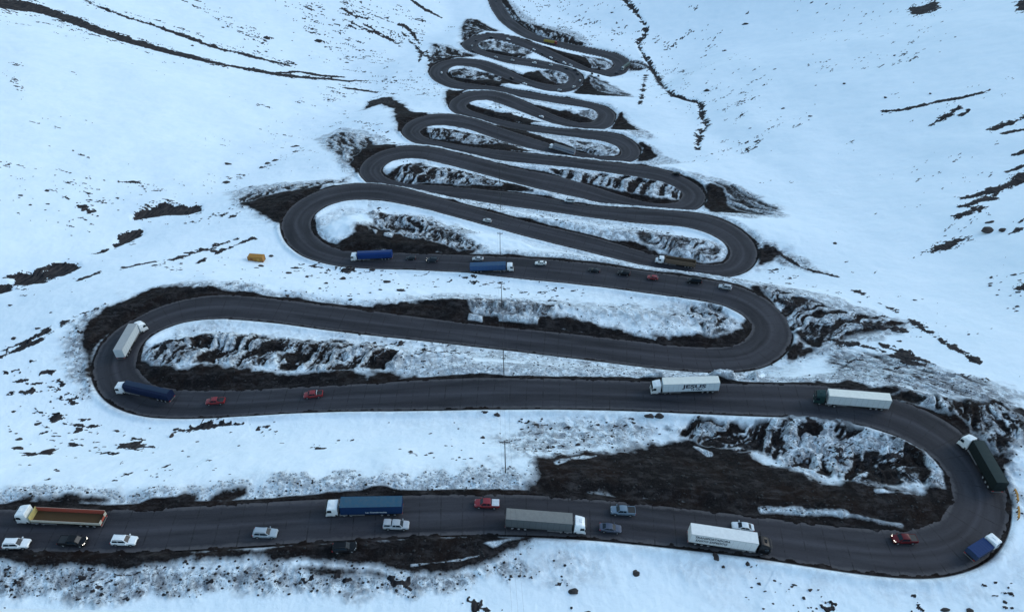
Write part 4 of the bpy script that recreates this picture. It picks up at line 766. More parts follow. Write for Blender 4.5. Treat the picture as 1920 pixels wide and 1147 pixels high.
    if rigid:
        TX1 = xr - .25; TX0 = -XF
        for s in (1, -1): wheel(root, -XF + 1.9, s * .92, .5, .5)
    else:
        TX1 = xr - .55; TX0 = -XF
        for xx in (xr - 1.25, xr - 2.6):
            for s in (1, -1): wheel(root, xx, s * .92, .5, .52, True, K)
        for xx in (TX0 + 1.5, TX0 + 2.8, TX0 + 4.1):
            for s in (1, -1): wheel(root, xx, s * .94, .5, .5)
        fr = MB(); fr.box(TX0 + .2, TX1 - .2, -.5, .5, .86, 1.12); fr.box(TX0 + 5.2, TX0 + 6.8, -1.18, 1.18, .5, .9); fr.build('trailer_frame', BLK, root)
        for s in (1, -1): q = MB(); q.cyl((xr - 1.9, s * 1.0, .72), (xr - .35, s * 1.0, .72), .30, 12); q.build('fuel_tank', STEEL, root, K)
        if detail:
            for s in (1, -1): q = MB(); [q.box(TX1 - 3.2 - k * 1.6, TX1 - 1.7 - k * 1.6, min(s * 1.2, s * 1.24), max(s * 1.2, s * 1.24), .55, .95) for k in range(2)]; q.build('side_guard', STEEL, root)
    dk = .16 if sum(side) > 1.2 else .4; SP = paint(side, 0.65, 0, dk, 'panels', 0.0); RP = paint(roof or side, 0.8, 0, dk, 'roof', 0.0); TW = 1.29; zb = 1.13
    if body in ('box', 'tarp', 'hip'):
        if body == 'hip':
            zs = H - .55; ring = lambda x: [(x, -TW, zb), (x, TW, zb), (x, TW, zs), (x, TW * .62, H), (x, 0, H + .05), (x, -TW * .62, H), (x, -TW, zs)]
            nseg = 9; xs = np.linspace(TX0, TX1, nseg); q = MB(); rings = []
            for k, x in enumerate(xs):
                rr = ring(float(x)); d = .07 * (k % 2)
                rings.append([(a, b * (1 - d * .35), c_ - (d if c_ > zs - .1 else 0)) for a, b, c_ in rr])
            q.loft(rings); bx_ = q.build('trailer_tarpaulin', SP, root, smooth=False)
            MB().hull([(TX0 + .1, -TW * .60, H - .0), (TX1 - .1, -TW * .60, H - .0), (TX1 - .1, TW * .60, H - .0), (TX0 + .1, TW * .60, H - .0)], [(TX0 + .1, -.3, H + .07), (TX1 - .1, -.3, H + .07), (TX1 - .1, .3, H + .07), (TX0 + .1, .3, H + .07)]).build('tarpaulin_top', RP, root)
        else:
            q = MB(); q.box(TX0, TX1, -TW, TW, zb, H - .02); bx_ = q.build('trailer_box', SP, root, bevel=.02)
            if body == 'tarp':
                n = 26; xs = np.linspace(TX0 + .03, TX1 - .03, n); q = MB(); rings = [[(float(x), -TW + .02, H - .02), (float(x), TW - .02, H - .02), (float(x), TW * .5, H + .06 + .05 * math.sin(k * 2.1)), (float(x), -TW * .5, H + .05 + .05 * math.sin(k * 1.7))] for k, x in enumerate(xs)]
                q.loft(rings); q.build('roof_tarpaulin', RP, root, smooth=True)
            else:
                q = MB(); q.box(TX0 + .02, TX1 - .02, -TW + .03, TW - .03, H - .02, H + .03)
                for k in range(1, 9): xk = TX0 + (TX1 - TX0) * k / 9; q.box(xk - .02, xk + .02, -TW + .05, TW - .05, H + .03, H + .045)
                q.build('roof_panel', RP, root)
            for s in (1, -1):
                q = MB(); q.box(TX0, TX1, min(s * TW, s * (TW + .018)), max(s * TW, s * (TW + .018)), H - .10, H - .0); q.box(TX0, TX1, min(s * TW, s * (TW + .018)), max(s * TW, s * (TW + .018)), zb - .02, zb + .14)
                for k in range(0, 12): xk = TX0 + .06 + (TX1 - TX0 - .12) * k / 11; q.box(xk - .025, xk + .025, min(s * TW, s * (TW + .012)), max(s * TW, s * (TW + .012)), zb + .14, H - .10)
                q.build('side_rail', paint(tuple(x * .75 for x in side), .6, 0, .4, 'rail', 0), root)
            for s in (0, 1): MB().box(TX0 - .03, TX0 + .0, -TW + .05 + s * (TW - .04), -TW + .05 + s * (TW - .04) + TW - .08, zb + .1, H - .12).build('rear_door', SP, root, bevel=.01)
    elif body == 'dropside':
        IN = paint((.40, .07, .04), .8, 0, .4, 'rust', 0); FL = paint(floor or (.085, .055, .028), .9, 0, .6, 'boards', 0); hz = 1.95
        MB().box(TX0, TX1, -TW, TW, zb, zb + .14).build('load_floor', FL, root)
        for s in (1, -1): MB().box(TX0, TX1, min(s * (TW - .06), s * TW), max(s * (TW - .06), s * TW), zb + .14, hz if s > 0 else hz + .6, 0).build('side_board', SP if s > 0 else SP, root)
        MB().box(TX0 + .02, TX1 - .02, -TW + .061, -TW + .09, zb + .15, hz + .62).build('board_lining', IN, root); MB().box(TX0 + .02, TX1 - .02, TW - .09, TW - .061, zb + .15, hz - .03).build('board_lining', IN, root)
        MB().box(TX1 - .08, TX1 + .02, -TW, TW, zb, hz + .75).build('headboard', paint((.52, .44, .16), .7, 0, .4, 'yellowboard', 0), root)
        for s in (1, -1): MB().box(TX0 - .03, TX0 + .05, min(s * .55, s * TW), max(s * .55, s * TW), zb + .1, hz + .12).build('tail_board', SP, root)
        MB().box(TX0 - .02, TX0 + .03, -.55, .55, zb + .1, hz - .1).build('tail_board', IN, root)
    elif body == 'tipper':
        IN = paint(tuple(x * .35 for x in side), .9, 0, .5, 'inside', 0)
        q = MB()
        for s in (1, -1):
            q.box(TX0, TX1, min(s * (TW - .08), s * TW), max(s * (TW - .08), s * TW), zb, H)
            for k in range(0, 11): xk = TX0 + .1 + (TX1 - TX0 - .2) * k / 10; q.box(xk - .05, xk + .05, min(s * TW, s * (TW + .05)), max(s * TW, s * (TW + .05)), zb, H)
            q.box(TX0, TX1, min(s * (TW - .1), s * (TW + .06)), max(s * (TW - .1), s * (TW + .06)), H, H + .08)
        q.box(TX0, TX0 + .08, -TW, TW, zb, H); q.box(TX1 - .08, TX1, -TW, TW, zb, H + .1); q.build('tipper_body', SP, root)
        MB().box(TX0 + .08, TX1 - .08, -TW + .08, TW - .08, zb, zb + .5).build('load_floor', IN, root)
    for s in (1, -1): MB().box(TX0 - .05, TX0 + .02, min(s * .8, s * 1.2), max(s * .8, s * 1.2), .85, 1.0).build('tail_light', TL, root)
    MB().box(TX0 - .04, TX0 + .1, -1.2, 1.2, .55, .72).build('rear_bumper', STEEL, root)
    for txt, size, sxx, xo, zo, sidey, colr, bold in letters:   # sidey: -1 lorry's right side, +1 left side
        rot = Matrix.Rotation(math.pi / 2, 4, 'X') if sidey < 0 else Matrix.Rotation(math.pi, 4, 'Z') @ Matrix.Rotation(math.pi / 2, 4, 'X')
        text_mesh(txt, size, plain('lettering_%d' % int(colr[0] * 100), colr, .7), root, Matrix.Translation((TX0 + (TX1 - TX0) * xo, sidey * (TW + .022), zo)) @ rot, sxx, bold=bold)
    return root

# ------------------------------------------------------------------ standing things on the road or the ground
def road_z(x, y):
    j = ((CEN[:, 0] - x) ** 2 + (CEN[:, 1] - y) ** 2).argmin(); return j, ZC[j] + ((x - CEN[j, 0]) * TAN[j, 0] + (y - CEN[j, 1]) * TAN[j, 1]) * -GRADE
def on_road(nose, tail, hc, vref=None):
    z = float(g0(*[np.array([a]) for a in hit(*nose)[0][:2]])[0])
    cand = None
    for it in range(12):
        a = at_z(nose[0], nose[1], z + hc); b = at_z(tail[0], tail[1], z + hc); c = ((a[0] + b[0]) / 2, (a[1] + b[1]) / 2)
        j, z2 = road_z(*c); z = 0.4 * z + 0.6 * z2
    d = Vector((a[0] - b[0], a[1] - b[1], 0)); return c, z, d, j
def frame(c, z, d, j):
    f = d.normalized(); t = Vector((TAN[j, 0], TAN[j, 1], 0)); slope = -GRADE * (f.x * t.x + f.y * t.y)
    X = Vector((f.x, f.y, slope)).normalized(); Y = Vector((0, 0, 1)).cross(X).normalized(); Z = X.cross(Y)
    return Matrix(((X.x, Y.x, Z.x, c[0]), (X.y, Y.y, Z.y, c[1]), (X.z, Y.z, Z.z, z + 0.075), (0, 0, 0, 1)))
def car(nose, tail, *a, **k):
    c, z, d, j = on_road(nose, tail, 0.85); 
    L0 = d.length; print('car', nose, 'len', round(L0, 1)); return make_car(*a[:2], a[2], frame(c, z, d, j), **k)
def truck(nose, tail, label, **k):
    c, z, d, j = on_road(nose, tail, 2.1); L = k.pop('L', None) or min(max(d.length, 12), 18.6); print('truck', nose, 'len', round(d.length, 1)); return make_truck(label, frame(c, z, d, j), L=L, **k)
WH = (.84, .87, .88); SIL = (.40, .43, .46); BK = (.008, .009, .011); RED = (.22, .008, .014); DBL = (.02, .035, .075); GRY = (.10, .12, .14); DK = (.02, .024, .03)
truck((34,964),(189,967), 'white cab lorry with an empty open dropside trailer, rusty red inside', cab=WH, body='dropside', side=(.50,.46,.38), H=2, name='dropside_lorry')
truck((611,952),(753,945), 'white cab lorry with a teal blue tarpaulin trailer on the lowest road', cab=WH, body='tarp', side=(.008,.03,.09), roof=(.015,.075,.13), H=3.6, fair=False, letters=[('La Cumbrecita', .62, 1.15, .42, 1.75, 1, (.55,.6,.62), .012)])
truck((1098,981),(947,974), 'white cab lorry with a long grey canvas trailer on the lowest road', cab=WH, body='tarp', side=(.075,.085,.09), roof=(.20,.20,.19), H=3.9)
truck((1444,1020),(1290,1002), 'black cab lorry with two lines of dark lettering on its white box trailer', cab=(.006,.007,.009), body='box', side=(.60,.60,.58), roof=(.80,.80,.78), H=4.0, letters=[('TRANSPORTADORA', 1.0, .76, .33, 3.15, -1, (.01,.012,.02), .03), ('SANTO EXPEDITO', .95, .80, .33, 2.1, -1, (.01,.012,.02), .03)])
truck((1872,1006),(1817,1041), 'short truck with a white cab and blue tarpaulin top in the lowest hairpin', cab=WH, body='tarp', side=(.03,.05,.10), roof=(.020,.045,.13), H=2.45, rigid=True, L=7.9, fair=False, name='rigid_truck')
truck((1820,816),(1873,918), 'white cab lorry towing a dark green trailer round the lowest right hairpin', cab=WH, body='tarp', side=(.012,.018,.018), roof=(.028,.042,.042), H=3.9, kink=0.5)
truck((1530,741),(1666,757), 'dark green cab lorry with a plain white box trailer on the second road', cab=(.018,.045,.045), body='box', side=(.60,.64,.65), roof=(.84,.82,.74), H=4.05, kink=-0.14)
truck((1222,722),(1347,723), 'white cab lorry with a white box trailer bearing one big dark word', cab=WH, body='box', side=(.66,.74,.78), roof=(.74,.74,.68), H=4.0, letters=[('JESUS', 1.75, 1.42, .445, 2.95, 1, (.008,.012,.03), .06), ('TE AMA', .8, 1.1, .40, 1.75, 1, (.02,.03,.06), .02)])
truck((221,718),(322,744), 'white cab lorry with a dark navy tarpaulin trailer in the left hairpin', cab=WH, body='hip', side=(.006,.014,.045), roof=(.022,.038,.07), H=3.6, kink=0.28, fair=False)
truck((258,603),(225,668), 'white cab lorry with a pale grey box trailer climbing round the left hairpin', cab=WH, body='box', side=(.52,.56,.58), roof=(.36,.37,.37), H=4.0, kink=-0.65)
truck((658,478),(736,478), 'white cab lorry with a bright royal blue tarpaulin trailer on the middle road', cab=WH, body='hip', side=(.008,.036,.15), roof=(.012,.045,.16), H=3.7, fair=False)
truck((963,500),(882,499), 'white cab lorry heading right with a low sky blue trailer on the middle road', cab=WH, body='tarp', side=(.012,.065,.18), roof=(.018,.075,.16), H=3.3, fair=False)
truck((1229,485),(1304,493), 'white bonneted lorry with a brown open tipper trailer under the snowbank', cab=WH, body='tipper', side=(.14,.095,.06), H=3.1, bonnet=True, fair=False, name='tipper_lorry')
truck((1029,273),(1079,286), 'white cab lorry with a silver grey box trailer on the upper hairpins', cab=WH, body='box', side=(.22,.25,.29), roof=(.10,.115,.125), H=4.0, letters=[('TRANSPORTES', 1.3, 1.1, .62, 2.6, 1, (.06,.08,.11), .03), ('ANDINA', 1.3, 1.1, .17, 2.6, 1, (.02,.03,.05), .05)], fair=False)
truck((1048,82),(1017,75), 'red cab lorry with a yellow trailer on the farthest road', cab=(.25,.02,.015), body='hip', side=(.28,.20,.02), roof=(.24,.18,.03), H=3.6, L=17)
truck((1164,132),(1182,117), 'white cab lorry with a pale green trailer in the farthest right hairpin', cab=(.4,.45,.45), body='box', side=(.07,.10,.09), roof=(.09,.13,.12), H=3.7)

near_g = 'cars and pickups on the lowest road'
car((50,1017),(11,1019), 'suv', WH, 'white estate car at the far left edge of the lowest road', group=near_g)
car((160,1014),(113,1013), 'pickup', BK, 'black double cab pickup between two white cars on the lowest road', group=near_g, lit=True)
car((254,1012),(211,1012), 'suv', WH, 'white four wheel drive car just ahead of the black pickup', group=near_g)
car((516,998),(478,998), 'suv', (.34,.40,.45), 'pale silver blue car alone in the near lane of the lowest road', group=near_g)
car((763,983),(722,983), 'pickup', SIL, 'silver pickup with a matching canopy over its bed', group=near_g, bed='canopy')
car((890,943),(935,943), 'pickup', RED, 'red pickup with a white bed cover on the lowest road', group=near_g, bed='cover')
car((1146,956),(1189,957), 'pickup', (.13,.19,.25), 'slate blue pickup with an open black bed', group=near_g)
car((1164,990),(1125,987), 'sedan', (.045,.06,.10), 'dark blue sedan between two long lorries', group=near_g)
car((1373,984),(1412,988), 'sedan', (.66,.72,.76), 'white sedan passing the black cab lorry', group=near_g)
car((1678,1010),(1712,1009), 'pickup', (.10,.006,.010), 'dark red pickup with lit headlights entering the lowest hairpin', group=near_g, lit=True)
mid_g = 'red pickups on the second road'
car((387,752),(421,751), 'pickup', RED, 'red pickup with an empty bed just behind the navy lorry', group=mid_g)
car((571,740),(604,738), 'pickup', RED, 'red pickup with a white roll bar on the second road', group=mid_g, bed='bar')
g4_ = 'cars queueing on the middle road'
car((761,483),(780,483), 'hatch', DK, 'dark hatchback right behind the royal blue lorry', group=g4_)
car((801,486),(820,487), 'suv', (.03,.04,.05), 'dark grey car second behind the royal blue lorry', group=g4_, lit=True)
car((887,484),(905,485), 'sedan', SIL, 'silver sedan beside the sky blue trailer', group=g4_)
car((1005,492),(1023,493), 'sedan', (.66,.68,.66), 'cream white sedan ahead of the sky blue lorry', group=g4_)
car((1105,504),(1124,507), 'sedan', DK, 'black sedan leading three dark and red cars below the berm', group=g4_)
car((1160,510),(1180,513), 'suv', BK, 'black low car between the black sedan and the red hatchback', group=g4_)
car((1215,518),(1233,521), 'hatch', RED, 'small red hatchback on the middle road', group=g4_)
car((1290,525),(1315,528), 'van', BK, 'black van between the red hatchback and the silver car', group=g4_)
car((1349,535),(1371,540), 'suv', SIL, 'silver estate car at the tail of the middle road queue', group=g4_)
up_g = 'cars on the upper switchbacks'
car((905,412),(922,414), 'hatch', (.42,.45,.46), 'silver hatchback above the big left hairpin', group=up_g)
car((1060,375),(1077,377), 'van', (.62,.66,.68), 'white van beside the snowbank on the upper road', group=up_g)
car((1262,324),(1275,328), 'suv', BK, 'black car in the right hairpin with the fishbone snowbank', group=up_g)
car((1106,298),(1117,299), 'sedan', (.5,.54,.56), 'pale car just behind the silver grey lorry', group=up_g)
car((1009,217),(1021,220), 'hatch', (.64,.68,.7), 'white hatchback alone on a narrow upper road', group=up_g)
dots = [((953,74),1,'white car on the fourteenth bend behind two dark cars'),((1001,93),1,'white car leading the line down the far road'),((1033,108),1,'white car in the middle of the far line below the yellow lorry'),((1058,118),1,'white car where the two far roads touch'),((930,107),2,'pale car leaving the far left hairpin'),((961,113),2,'pale grey car in front of the dark snowless bank'),((1002,118),1,'white car on the far inner road'),((1033,122),2,'small pale car near the meeting of the far roads'),((828,136),1,'white car alone in the far left hairpin'),((960,147),0,'dark car alone on the far slanting road'),((984,157),1,'pale car behind the dark one on the far slanting road'),((1049,169),2,'silver car at the foot of the far right hairpin'),((1076,163),2,'silver car rounding the far right hairpin'),((1088,151),1,'white car at the outermost point of the far right hairpin'),((1070,122),3,'tiny pale car squeezed between dark cars'),((1083,138),0,None),((1062,128),0,None),((1017,101),0,'dark car between two white cars on the far road'),((1078,131),0,None),((1110,138),0,None),((1122,142),0,None),((1137,142),0,None),((1156,137),0,'dark car just below the pale green lorry'),((885,86),2,'pale car in the far upper left hairpin'),((887,96),0,'dark car low in the far upper left hairpin'),((893,76),0,'dark car at the top of the far upper left hairpin'),((930,2),0,'dark car at the very top edge of the road'),((921,70),0,'dark car on top of the far upper left bend'),((1044,114),0,'dark car just before the touching roads')]
cols = [DK, (.68,.72,.75), (.42,.45,.47), (.5,.52,.54)]; kinds = ['suv', 'hatch', 'sedan', 'suv', 'sedan', 'hatch']
_cells = {}
for k, ((u, v), ci, lab) in enumerate(dots):
    c, z, d, j = on_road((u + .01, v), (u - .01, v), 0.8); lat = (c[0] - CEN[j, 0]) * NOR[j, 0] + (c[1] - CEN[j, 1]) * NOR[j, 1]
    sg = 1 if lat < 0 else -1; d = Vector((TAN[j, 0] * sg, TAN[j, 1] * sg, 0))
    make_car(kinds[k % 6], cols[ci], lab or 'small dark car in the jam where the far hairpins meet', frame(c, z, d, j), group='tiny cars on the farthest switchbacks', detail=1)
# ------------------------------------------------------------------ the parked car, the hut, poles, barrier, boulders
def ground_at(x, y):
    r = np.searchsorted(ys, y); r = int(np.clip(r, 1, NR - 1)); f = (y - ys[r - 1]) / (ys[r] - ys[r - 1])
    Zr = ZZ.reshape(NR, NCc); Xr = gx.reshape(NR, NCc); return float((1 - f) * np.interp(x, Xr[r - 1], Zr[r - 1]) + f * np.interp(x, Xr[r], Zr[r]))
def drop(u, v):
    p = hit(u, v)[0]; return float(p[0]), float(p[1]), ground_at(p[0], p[1])
p = drop(648, 1031); a = math.atan2(*(lambda q: (q[1] - p[1], q[0] - p[0]))(drop(669, 1030)))
make_car('suv', (.007, .008, .010), 'black four wheel drive car parked on the bare earth below the lowest road', Matrix.Translation((p[0], p[1], p[2] + .03)) @ Matrix.Rotation(a, 4, 'Z'), lit=False)
def person(label, u, v, face, top, legs, hair):
    x, y, z = drop(u, v); root = thing('person', label, 'person', None, Matrix.Translation((x, y, z)) @ Matrix.Rotation(face, 4, 'Z'))
    V = [(0,0,.98),(0,0,1.15),(0,0,1.38),(0,0,1.50),(.01,0,1.58),(.02,0,1.70),(0,.10,.90),(.03,.11,.50),(-.02,.12,.09),(.13,.13,.04),(0,-.10,.90),(.06,-.11,.50),(.03,-.12,.09),(.18,-.13,.04),(0,.19,1.42),(-.03,.25,1.14),(.10,.24,.92),(.15,.23,.86),(0,-.19,1.42),(-.02,-.26,1.14),(.14,-.22,.96),(.19,-.21,.91)]
    E = [(0,1),(1,2),(2,3),(3,4),(4,5),(0,6),(6,7),(7,8),(8,9),(0,10),(10,11),(11,12),(12,13),(2,14),(14,15),(15,16),(16,17),(2,18),(18,19),(19,20),(20,21)]
    Rr = [.15,.14,.17,.07,.075,.085,.10,.075,.055,.045,.10,.075,.055,.045,.075,.055,.04,.035,.075,.055,.04,.035]
    me = bpy.data.meshes.new('body'); me.from_pydata(V, E, []); o = bpy.data.objects.new('body', me); C.objects.link(o); o.parent = root
    md = o.modifiers.new('skin', 'SKIN'); o.modifiers.new('sub', 'SUBSURF').levels = 1
    for i, r_ in enumerate(Rr): me.skin_vertices[0].data[i].radius = (r_, r_ * (1.25 if i in (1, 2) else 1))
    me.skin_vertices[0].data[0].use_root = True
    m, t, b = newmat('clothes_%s' % label[:5]); tc = t.nodes.new('ShaderNodeTexCoord'); sx = t.nodes.new('ShaderNodeSeparateXYZ'); t.links.new(tc.outputs['Object'], sx.inputs[0])
    c = mixc(t, ramp(t, sx.outputs[2], .0, g4(0), 1.0, g4(1)).outputs[0], legs + (1,), top + (1,)); z_ = sx.outputs[2]
    s1 = mth(t, 'GREATER_THAN', z_, .96); s2 = mth(t, 'GREATER_THAN', z_, 1.50); c = mixc(t, s1, legs + (1,), top + (1,)); c = mixc(t, s2, c, (.30, .17, .12, 1)); s3 = mth(t, 'LESS_THAN', z_, .08); c = mixc(t, s3, c, (.02, .02, .02, 1))
    t.links.new(c, b.inputs['Base Color']); b.inputs['Roughness'].default_value = .85; me.materials.append(m)
    h = MB(); n = 10; rings = [[(.015 + r_ * math.cos(t_), r_ * math.sin(t_), zz) for t_ in [2 * math.pi * k / n for k in range(n)]] for r_, zz in ((.098, 1.66), (.108, 1.72), (.095, 1.79), (.04, 1.83))]; h.loft(rings); h.build('hat', plain('hat_%s' % label[:5], hair, .9), root, smooth=True)
    for s in (1, -1):
        for k in range(5):
            hx = (.15 if s > 0 else .19) + .02 * (k - 1) * .6; hz = (.86 if s > 0 else .91)
            f = MB(); f.cyl((hx - .02 + .018 * k, s * .225, hz), (hx - .01 + .02 * k, s * .215, hz - .065 - .01 * (k % 3)), .009, 6, .006); f.build('finger', plain('skin_tone', (.30, .17, .12), .7), root)
    return root
person('person in a pale jacket standing at the side of the parked black car', 641, 1036, 1.2, (.55, .56, .58), (.03, .035, .05), (.6, .6, .6))
# orange hut
x, y, z = drop(482, 488); hut = thing('site_hut', 'rusty orange steel container hut standing alone in the snow', 'hut', None, Matrix.Translation((x, y, z - .15)) @ Matrix.Rotation(math.radians(-6), 4, 'Z'))
OR = paint((.42, .19, .025), .75, 0, .45, 'rust', 0); OR2 = paint((.26, .075, .02), .8, 0, .5, 'rust2', 0)
q = MB(); pts = []; n = 30; prof = []
for k in range(n + 1):
    xx = -3 + 6 * k / n; prof.append((xx, -1.2 - (.04 if k % 2 else 0)))
for k in range(n): q.hull([(prof[k][0], prof[k][1], .1), (prof[k + 1][0], prof[k + 1][1], .1), (prof[k + 1][0], 1.2, .1), (prof[k][0], 1.2, .1)], [(prof[k][0], prof[k][1], 2.5), (prof[k + 1][0], prof[k + 1][1], 2.5), (prof[k + 1][0], 1.2, 2.5), (prof[k][0], 1.2, 2.5)])
q.build('wall', OR, hut)
MB().hull([(-3.1,-1.3,2.5),(3.1,-1.3,2.5),(3.1,1.3,2.5),(-3.1,1.3,2.5)],[(-2.9,-1.1,2.68),(2.9,-1.1,2.68),(2.9,1.1,2.68),(-2.9,1.1,2.68)]).build('roof', OR, hut)
q = MB(); [q.box(a - .09, a + .09, b - .09, b + .09, 0, 2.62) for a in (-3, 3) for b in (-1.22, 1.22)]; q.box(-3, 3, -1.31, -1.2, .0, .22); q.build('corner_frame', OR2, hut)
dr = MB().box(.7, 1.7, -1.30, -1.22, .25, 2.2).build('door', paint((.50, .26, .04), .6, 0, .3, 'door', 0), hut); MB().box(1.5, 1.58, -1.36, -1.30, 1.1, 1.3).build('handle', STEEL, dr)
MB().box(-2.1, -1.1, -1.29, -1.22, 1.2, 2.0).build('shutter', OR2, hut); MB().box(-1.6, .4, -1.31, -1.24, .25, .5).build('skid', OR2, hut)
# guard rail outside the lowest hairpin
for k, (pts_, lab) in enumerate([([(1899,922),(1903,932),(1905,944)], 'upper rusty yellow crash barrier half buried outside the lowest hairpin'), ([(1905,955),(1907,966),(1906,976)], 'lower rusty yellow crash barrier half buried outside the lowest hairpin')]):
    P = [drop(*q_) for q_ in resample(pts_, 5)]; root = thing('guard_rail', lab, 'barrier', 'crash barriers outside the lowest hairpin', Matrix.Translation(P[0])); YM = paint((.50, .24, .03), .7, 0, .5, 'rail_yellow', 0)
    R_ = [Vector(p) - Vector(P[0]) for p in P]; q = MB()
    for a_, b_ in zip(R_, R_[1:]):
        d = (b_ - a_).normalized(); nn = Vector((d.y, -d.x, 0)); n1 = nn * .16
        for z0, z1, o0, o1 in ((.40,.56,0,1),(.56,.66,1,0),(.66,.82,0,1),(.82,.92,1,0)):
            q.hull([a_ + n1 * o0 + Vector((0,0,z0)), b_ + n1 * o0 + Vector((0,0,z0)), b_ + n1 * o0 + Vector((0,0,z0)) - nn * .05, a_ + n1 * o0 + Vector((0,0,z0)) - nn * .05], [a_ + n1 * o1 + Vector((0,0,z1)), b_ + n1 * o1 + Vector((0,0,z1)), b_ + n1 * o1 + Vector((0,0,z1)) - nn * .05, a_ + n1 * o1 + Vector((0,0,z1)) - nn * .05])
        q.hull([a_ + Vector((0,0,.90)) - nn * .10, b_ + Vector((0,0,.90)) - nn * .10, b_ + Vector((0,0,.90)) + nn * .28, a_ + Vector((0,0,.90)) + nn * .28], [a_ + Vector((0,0,.94)) - nn * .10, b_ + Vector((0,0,.94)) - nn * .10, b_ + Vector((0,0,.94)) + nn * .28, a_ + Vector((0,0,.94)) + nn * .28])
    q.build('beam', YM, root)
    for a_ in R_: MB().box(a_.x - .08, a_.x + .08, a_.y - .08, a_.y + .08, a_.z - .5, a_.z + .88).build('post', YM, root)
# power poles down the middle
poles = [((948,891),11,'power pole by the bare earth above the lowest road'),((945,706),11,'power pole on the snow strip above the second road'),((941,584),11,'power pole in the dirty bank above the third road'),((938,479),11,'power pole on the snow tongue above the middle road'),((939,396),9,'short power pole between the two crossing upper roads'),((937,350),13,'tall power pole inside the sixth left hairpin'),((933,273),10,'power pole inside the eighth left hairpin'),((930,208),10,'left one of the paired power poles in the tenth hairpin'),((936,210),10,'right one of the paired power poles in the tenth hairpin'),((964,135),10,'power pole beside the black bank of a far hairpin'),((994,51),13,'left one of the two farthest power poles'),((1002,56),13,'right one of the two farthest power poles')]
tops = []
for (u, v), h, lab in poles:
    x, y, z = drop(u, v); root = thing('power_pole', lab, 'pole', 'power poles down the middle of the slope', Matrix.Translation((x, y, z)) @ Matrix.Rotation(random.uniform(-.1, .1), 4, 'Z') @ Matrix.Rotation(random.uniform(-.015, .015), 4, 'Y'))
    q = MB(); q.cyl((0, 0, -.6), (0, 0, h), .13, 10, .08); q.build('shaft', WOODP, root, smooth=True)
    q = MB(); q.box(-1.1, 1.1, -.08, .08, h - .45, h - .28); q.cyl((-.7, .0, h - .4), (0, 0, h - 1.1), .03, 6); q.cyl((.7, .0, h - .4), (0, 0, h - 1.1), .03, 6); q.build('crossarm', WOODP, root)
    for xx in (-1, 0, 1): MB().cyl((xx, 0, h - .28 if xx else h), (xx, 0, h - .02 if xx else h + .22), .06, 8, .04).build('insulator', plain('porcelain', (.10, .09, .09), .4), root)
    tops.append(Vector((x, y, z + h)))
order = [0, 1, 2, 3, 4, 5, 6, 7, 9, 10]
def wire(a, b, n=14, r_=.009):
    q = MB(); rings = []; d = (b - a).normalized(); u = d.cross(Vector((0, 0, 1))).normalized(); w_ = u.cross(d)
    sag = (b - a).length * .03
    for k in range(n + 1):
        t_ = k / n; p_ = a.lerp(b, t_) - Vector((0, 0, sag * 4 * t_ * (1 - t_))); rings.append([p_ + u * r_, p_ + w_ * r_, p_ - u * r_, p_ - w_ * r_])
    return q.loft(rings)
T0 = [Vector((tops[0].x + 4, 30, tops[0].z + 4))]
chain = T0 + [tops[i] for i in order]
for k in range(len(chain) - 1):
    a_, b_ = chain[k], chain[k + 1]; root = thing('power_line', 'thin three wire span of the power line, number %s from the nearest' % ['one','two','three','four','five','six','seven','eight','nine','ten','eleven'][k], 'wires', 'power line spans')
    for dx_ in (-1, 0, 1): wire(a_ + Vector((dx_, 0, .0 if dx_ else .2)), b_ + Vector((dx_, 0, .0 if dx_ else .2))).build('wire', BLK, root)

# boulders
def rock_mat():
    m, t, b = newmat('dark_boulder'); tc = t.nodes.new('ShaderNodeTexCoord'); ge = t.nodes.new('ShaderNodeNewGeometry'); sx = t.nodes.new('ShaderNodeSeparateXYZ'); t.links.new(ge.outputs['Normal'], sx.inputs[0])
    n = noise(t, 1.3, 6, .7, tc.outputs['Object']); oi = t.nodes.new('ShaderNodeObjectInfo'); 
    c = mixc(t, ramp(t, n.outputs['Fac'], .3, g4(0), .7, g4(1)).outputs[0], (.010, .011, .013, 1), (.050, .042, .040, 1)); c = mixc(t, mth(t, 'MULTIPLY', oi.outputs['Random'], .5), c, (.040, .026, .022, 1))
    sn_ = mth(t, 'ADD', sx.outputs[2], mth(t, 'MULTIPLY', mth(t, 'SUBTRACT', n.outputs['Fac'], .5), .9)); c = mixc(t, ramp(t, sn_, 1.02, g4(0), 1.10, g4(1)).outputs[0], c, SNOW)
    t.links.new(c, b.inputs['Base Color']); b.inputs['Roughness'].default_value = .9; return m
RM = rock_mat(); RMESH = []
for k in range(7):
    bm = bmesh.new(); bmesh.ops.create_icosphere(bm, subdivisions=3, radius=1.0); rs = np.random.RandomState(50 + k); cuts = [(Vector(rs.normal(size=3)).normalized(), rs.uniform(.45, .8)) for _ in range(9)]
    for vtx in bm.verts:
        p_ = vtx.co.copy()
        for n_, d_ in cuts:
            e_ = p_.dot(n_) - d_
            if e_ > 0: p_ -= n_ * e_ * .9
        f_ = float(fbm(np.array([p_.x * 2.1 + 9 * k + 40]), np.array([p_.y * 2.1 + p_.z * 1.7 + 50]), 3, 5)[0]); vtx.co = p_ * (0.8 + .5 * f_)
    me = bpy.data.meshes.new('boulder'); bm.to_mesh(me); bm.free(); me.materials.append(RM); RMESH.append(me)
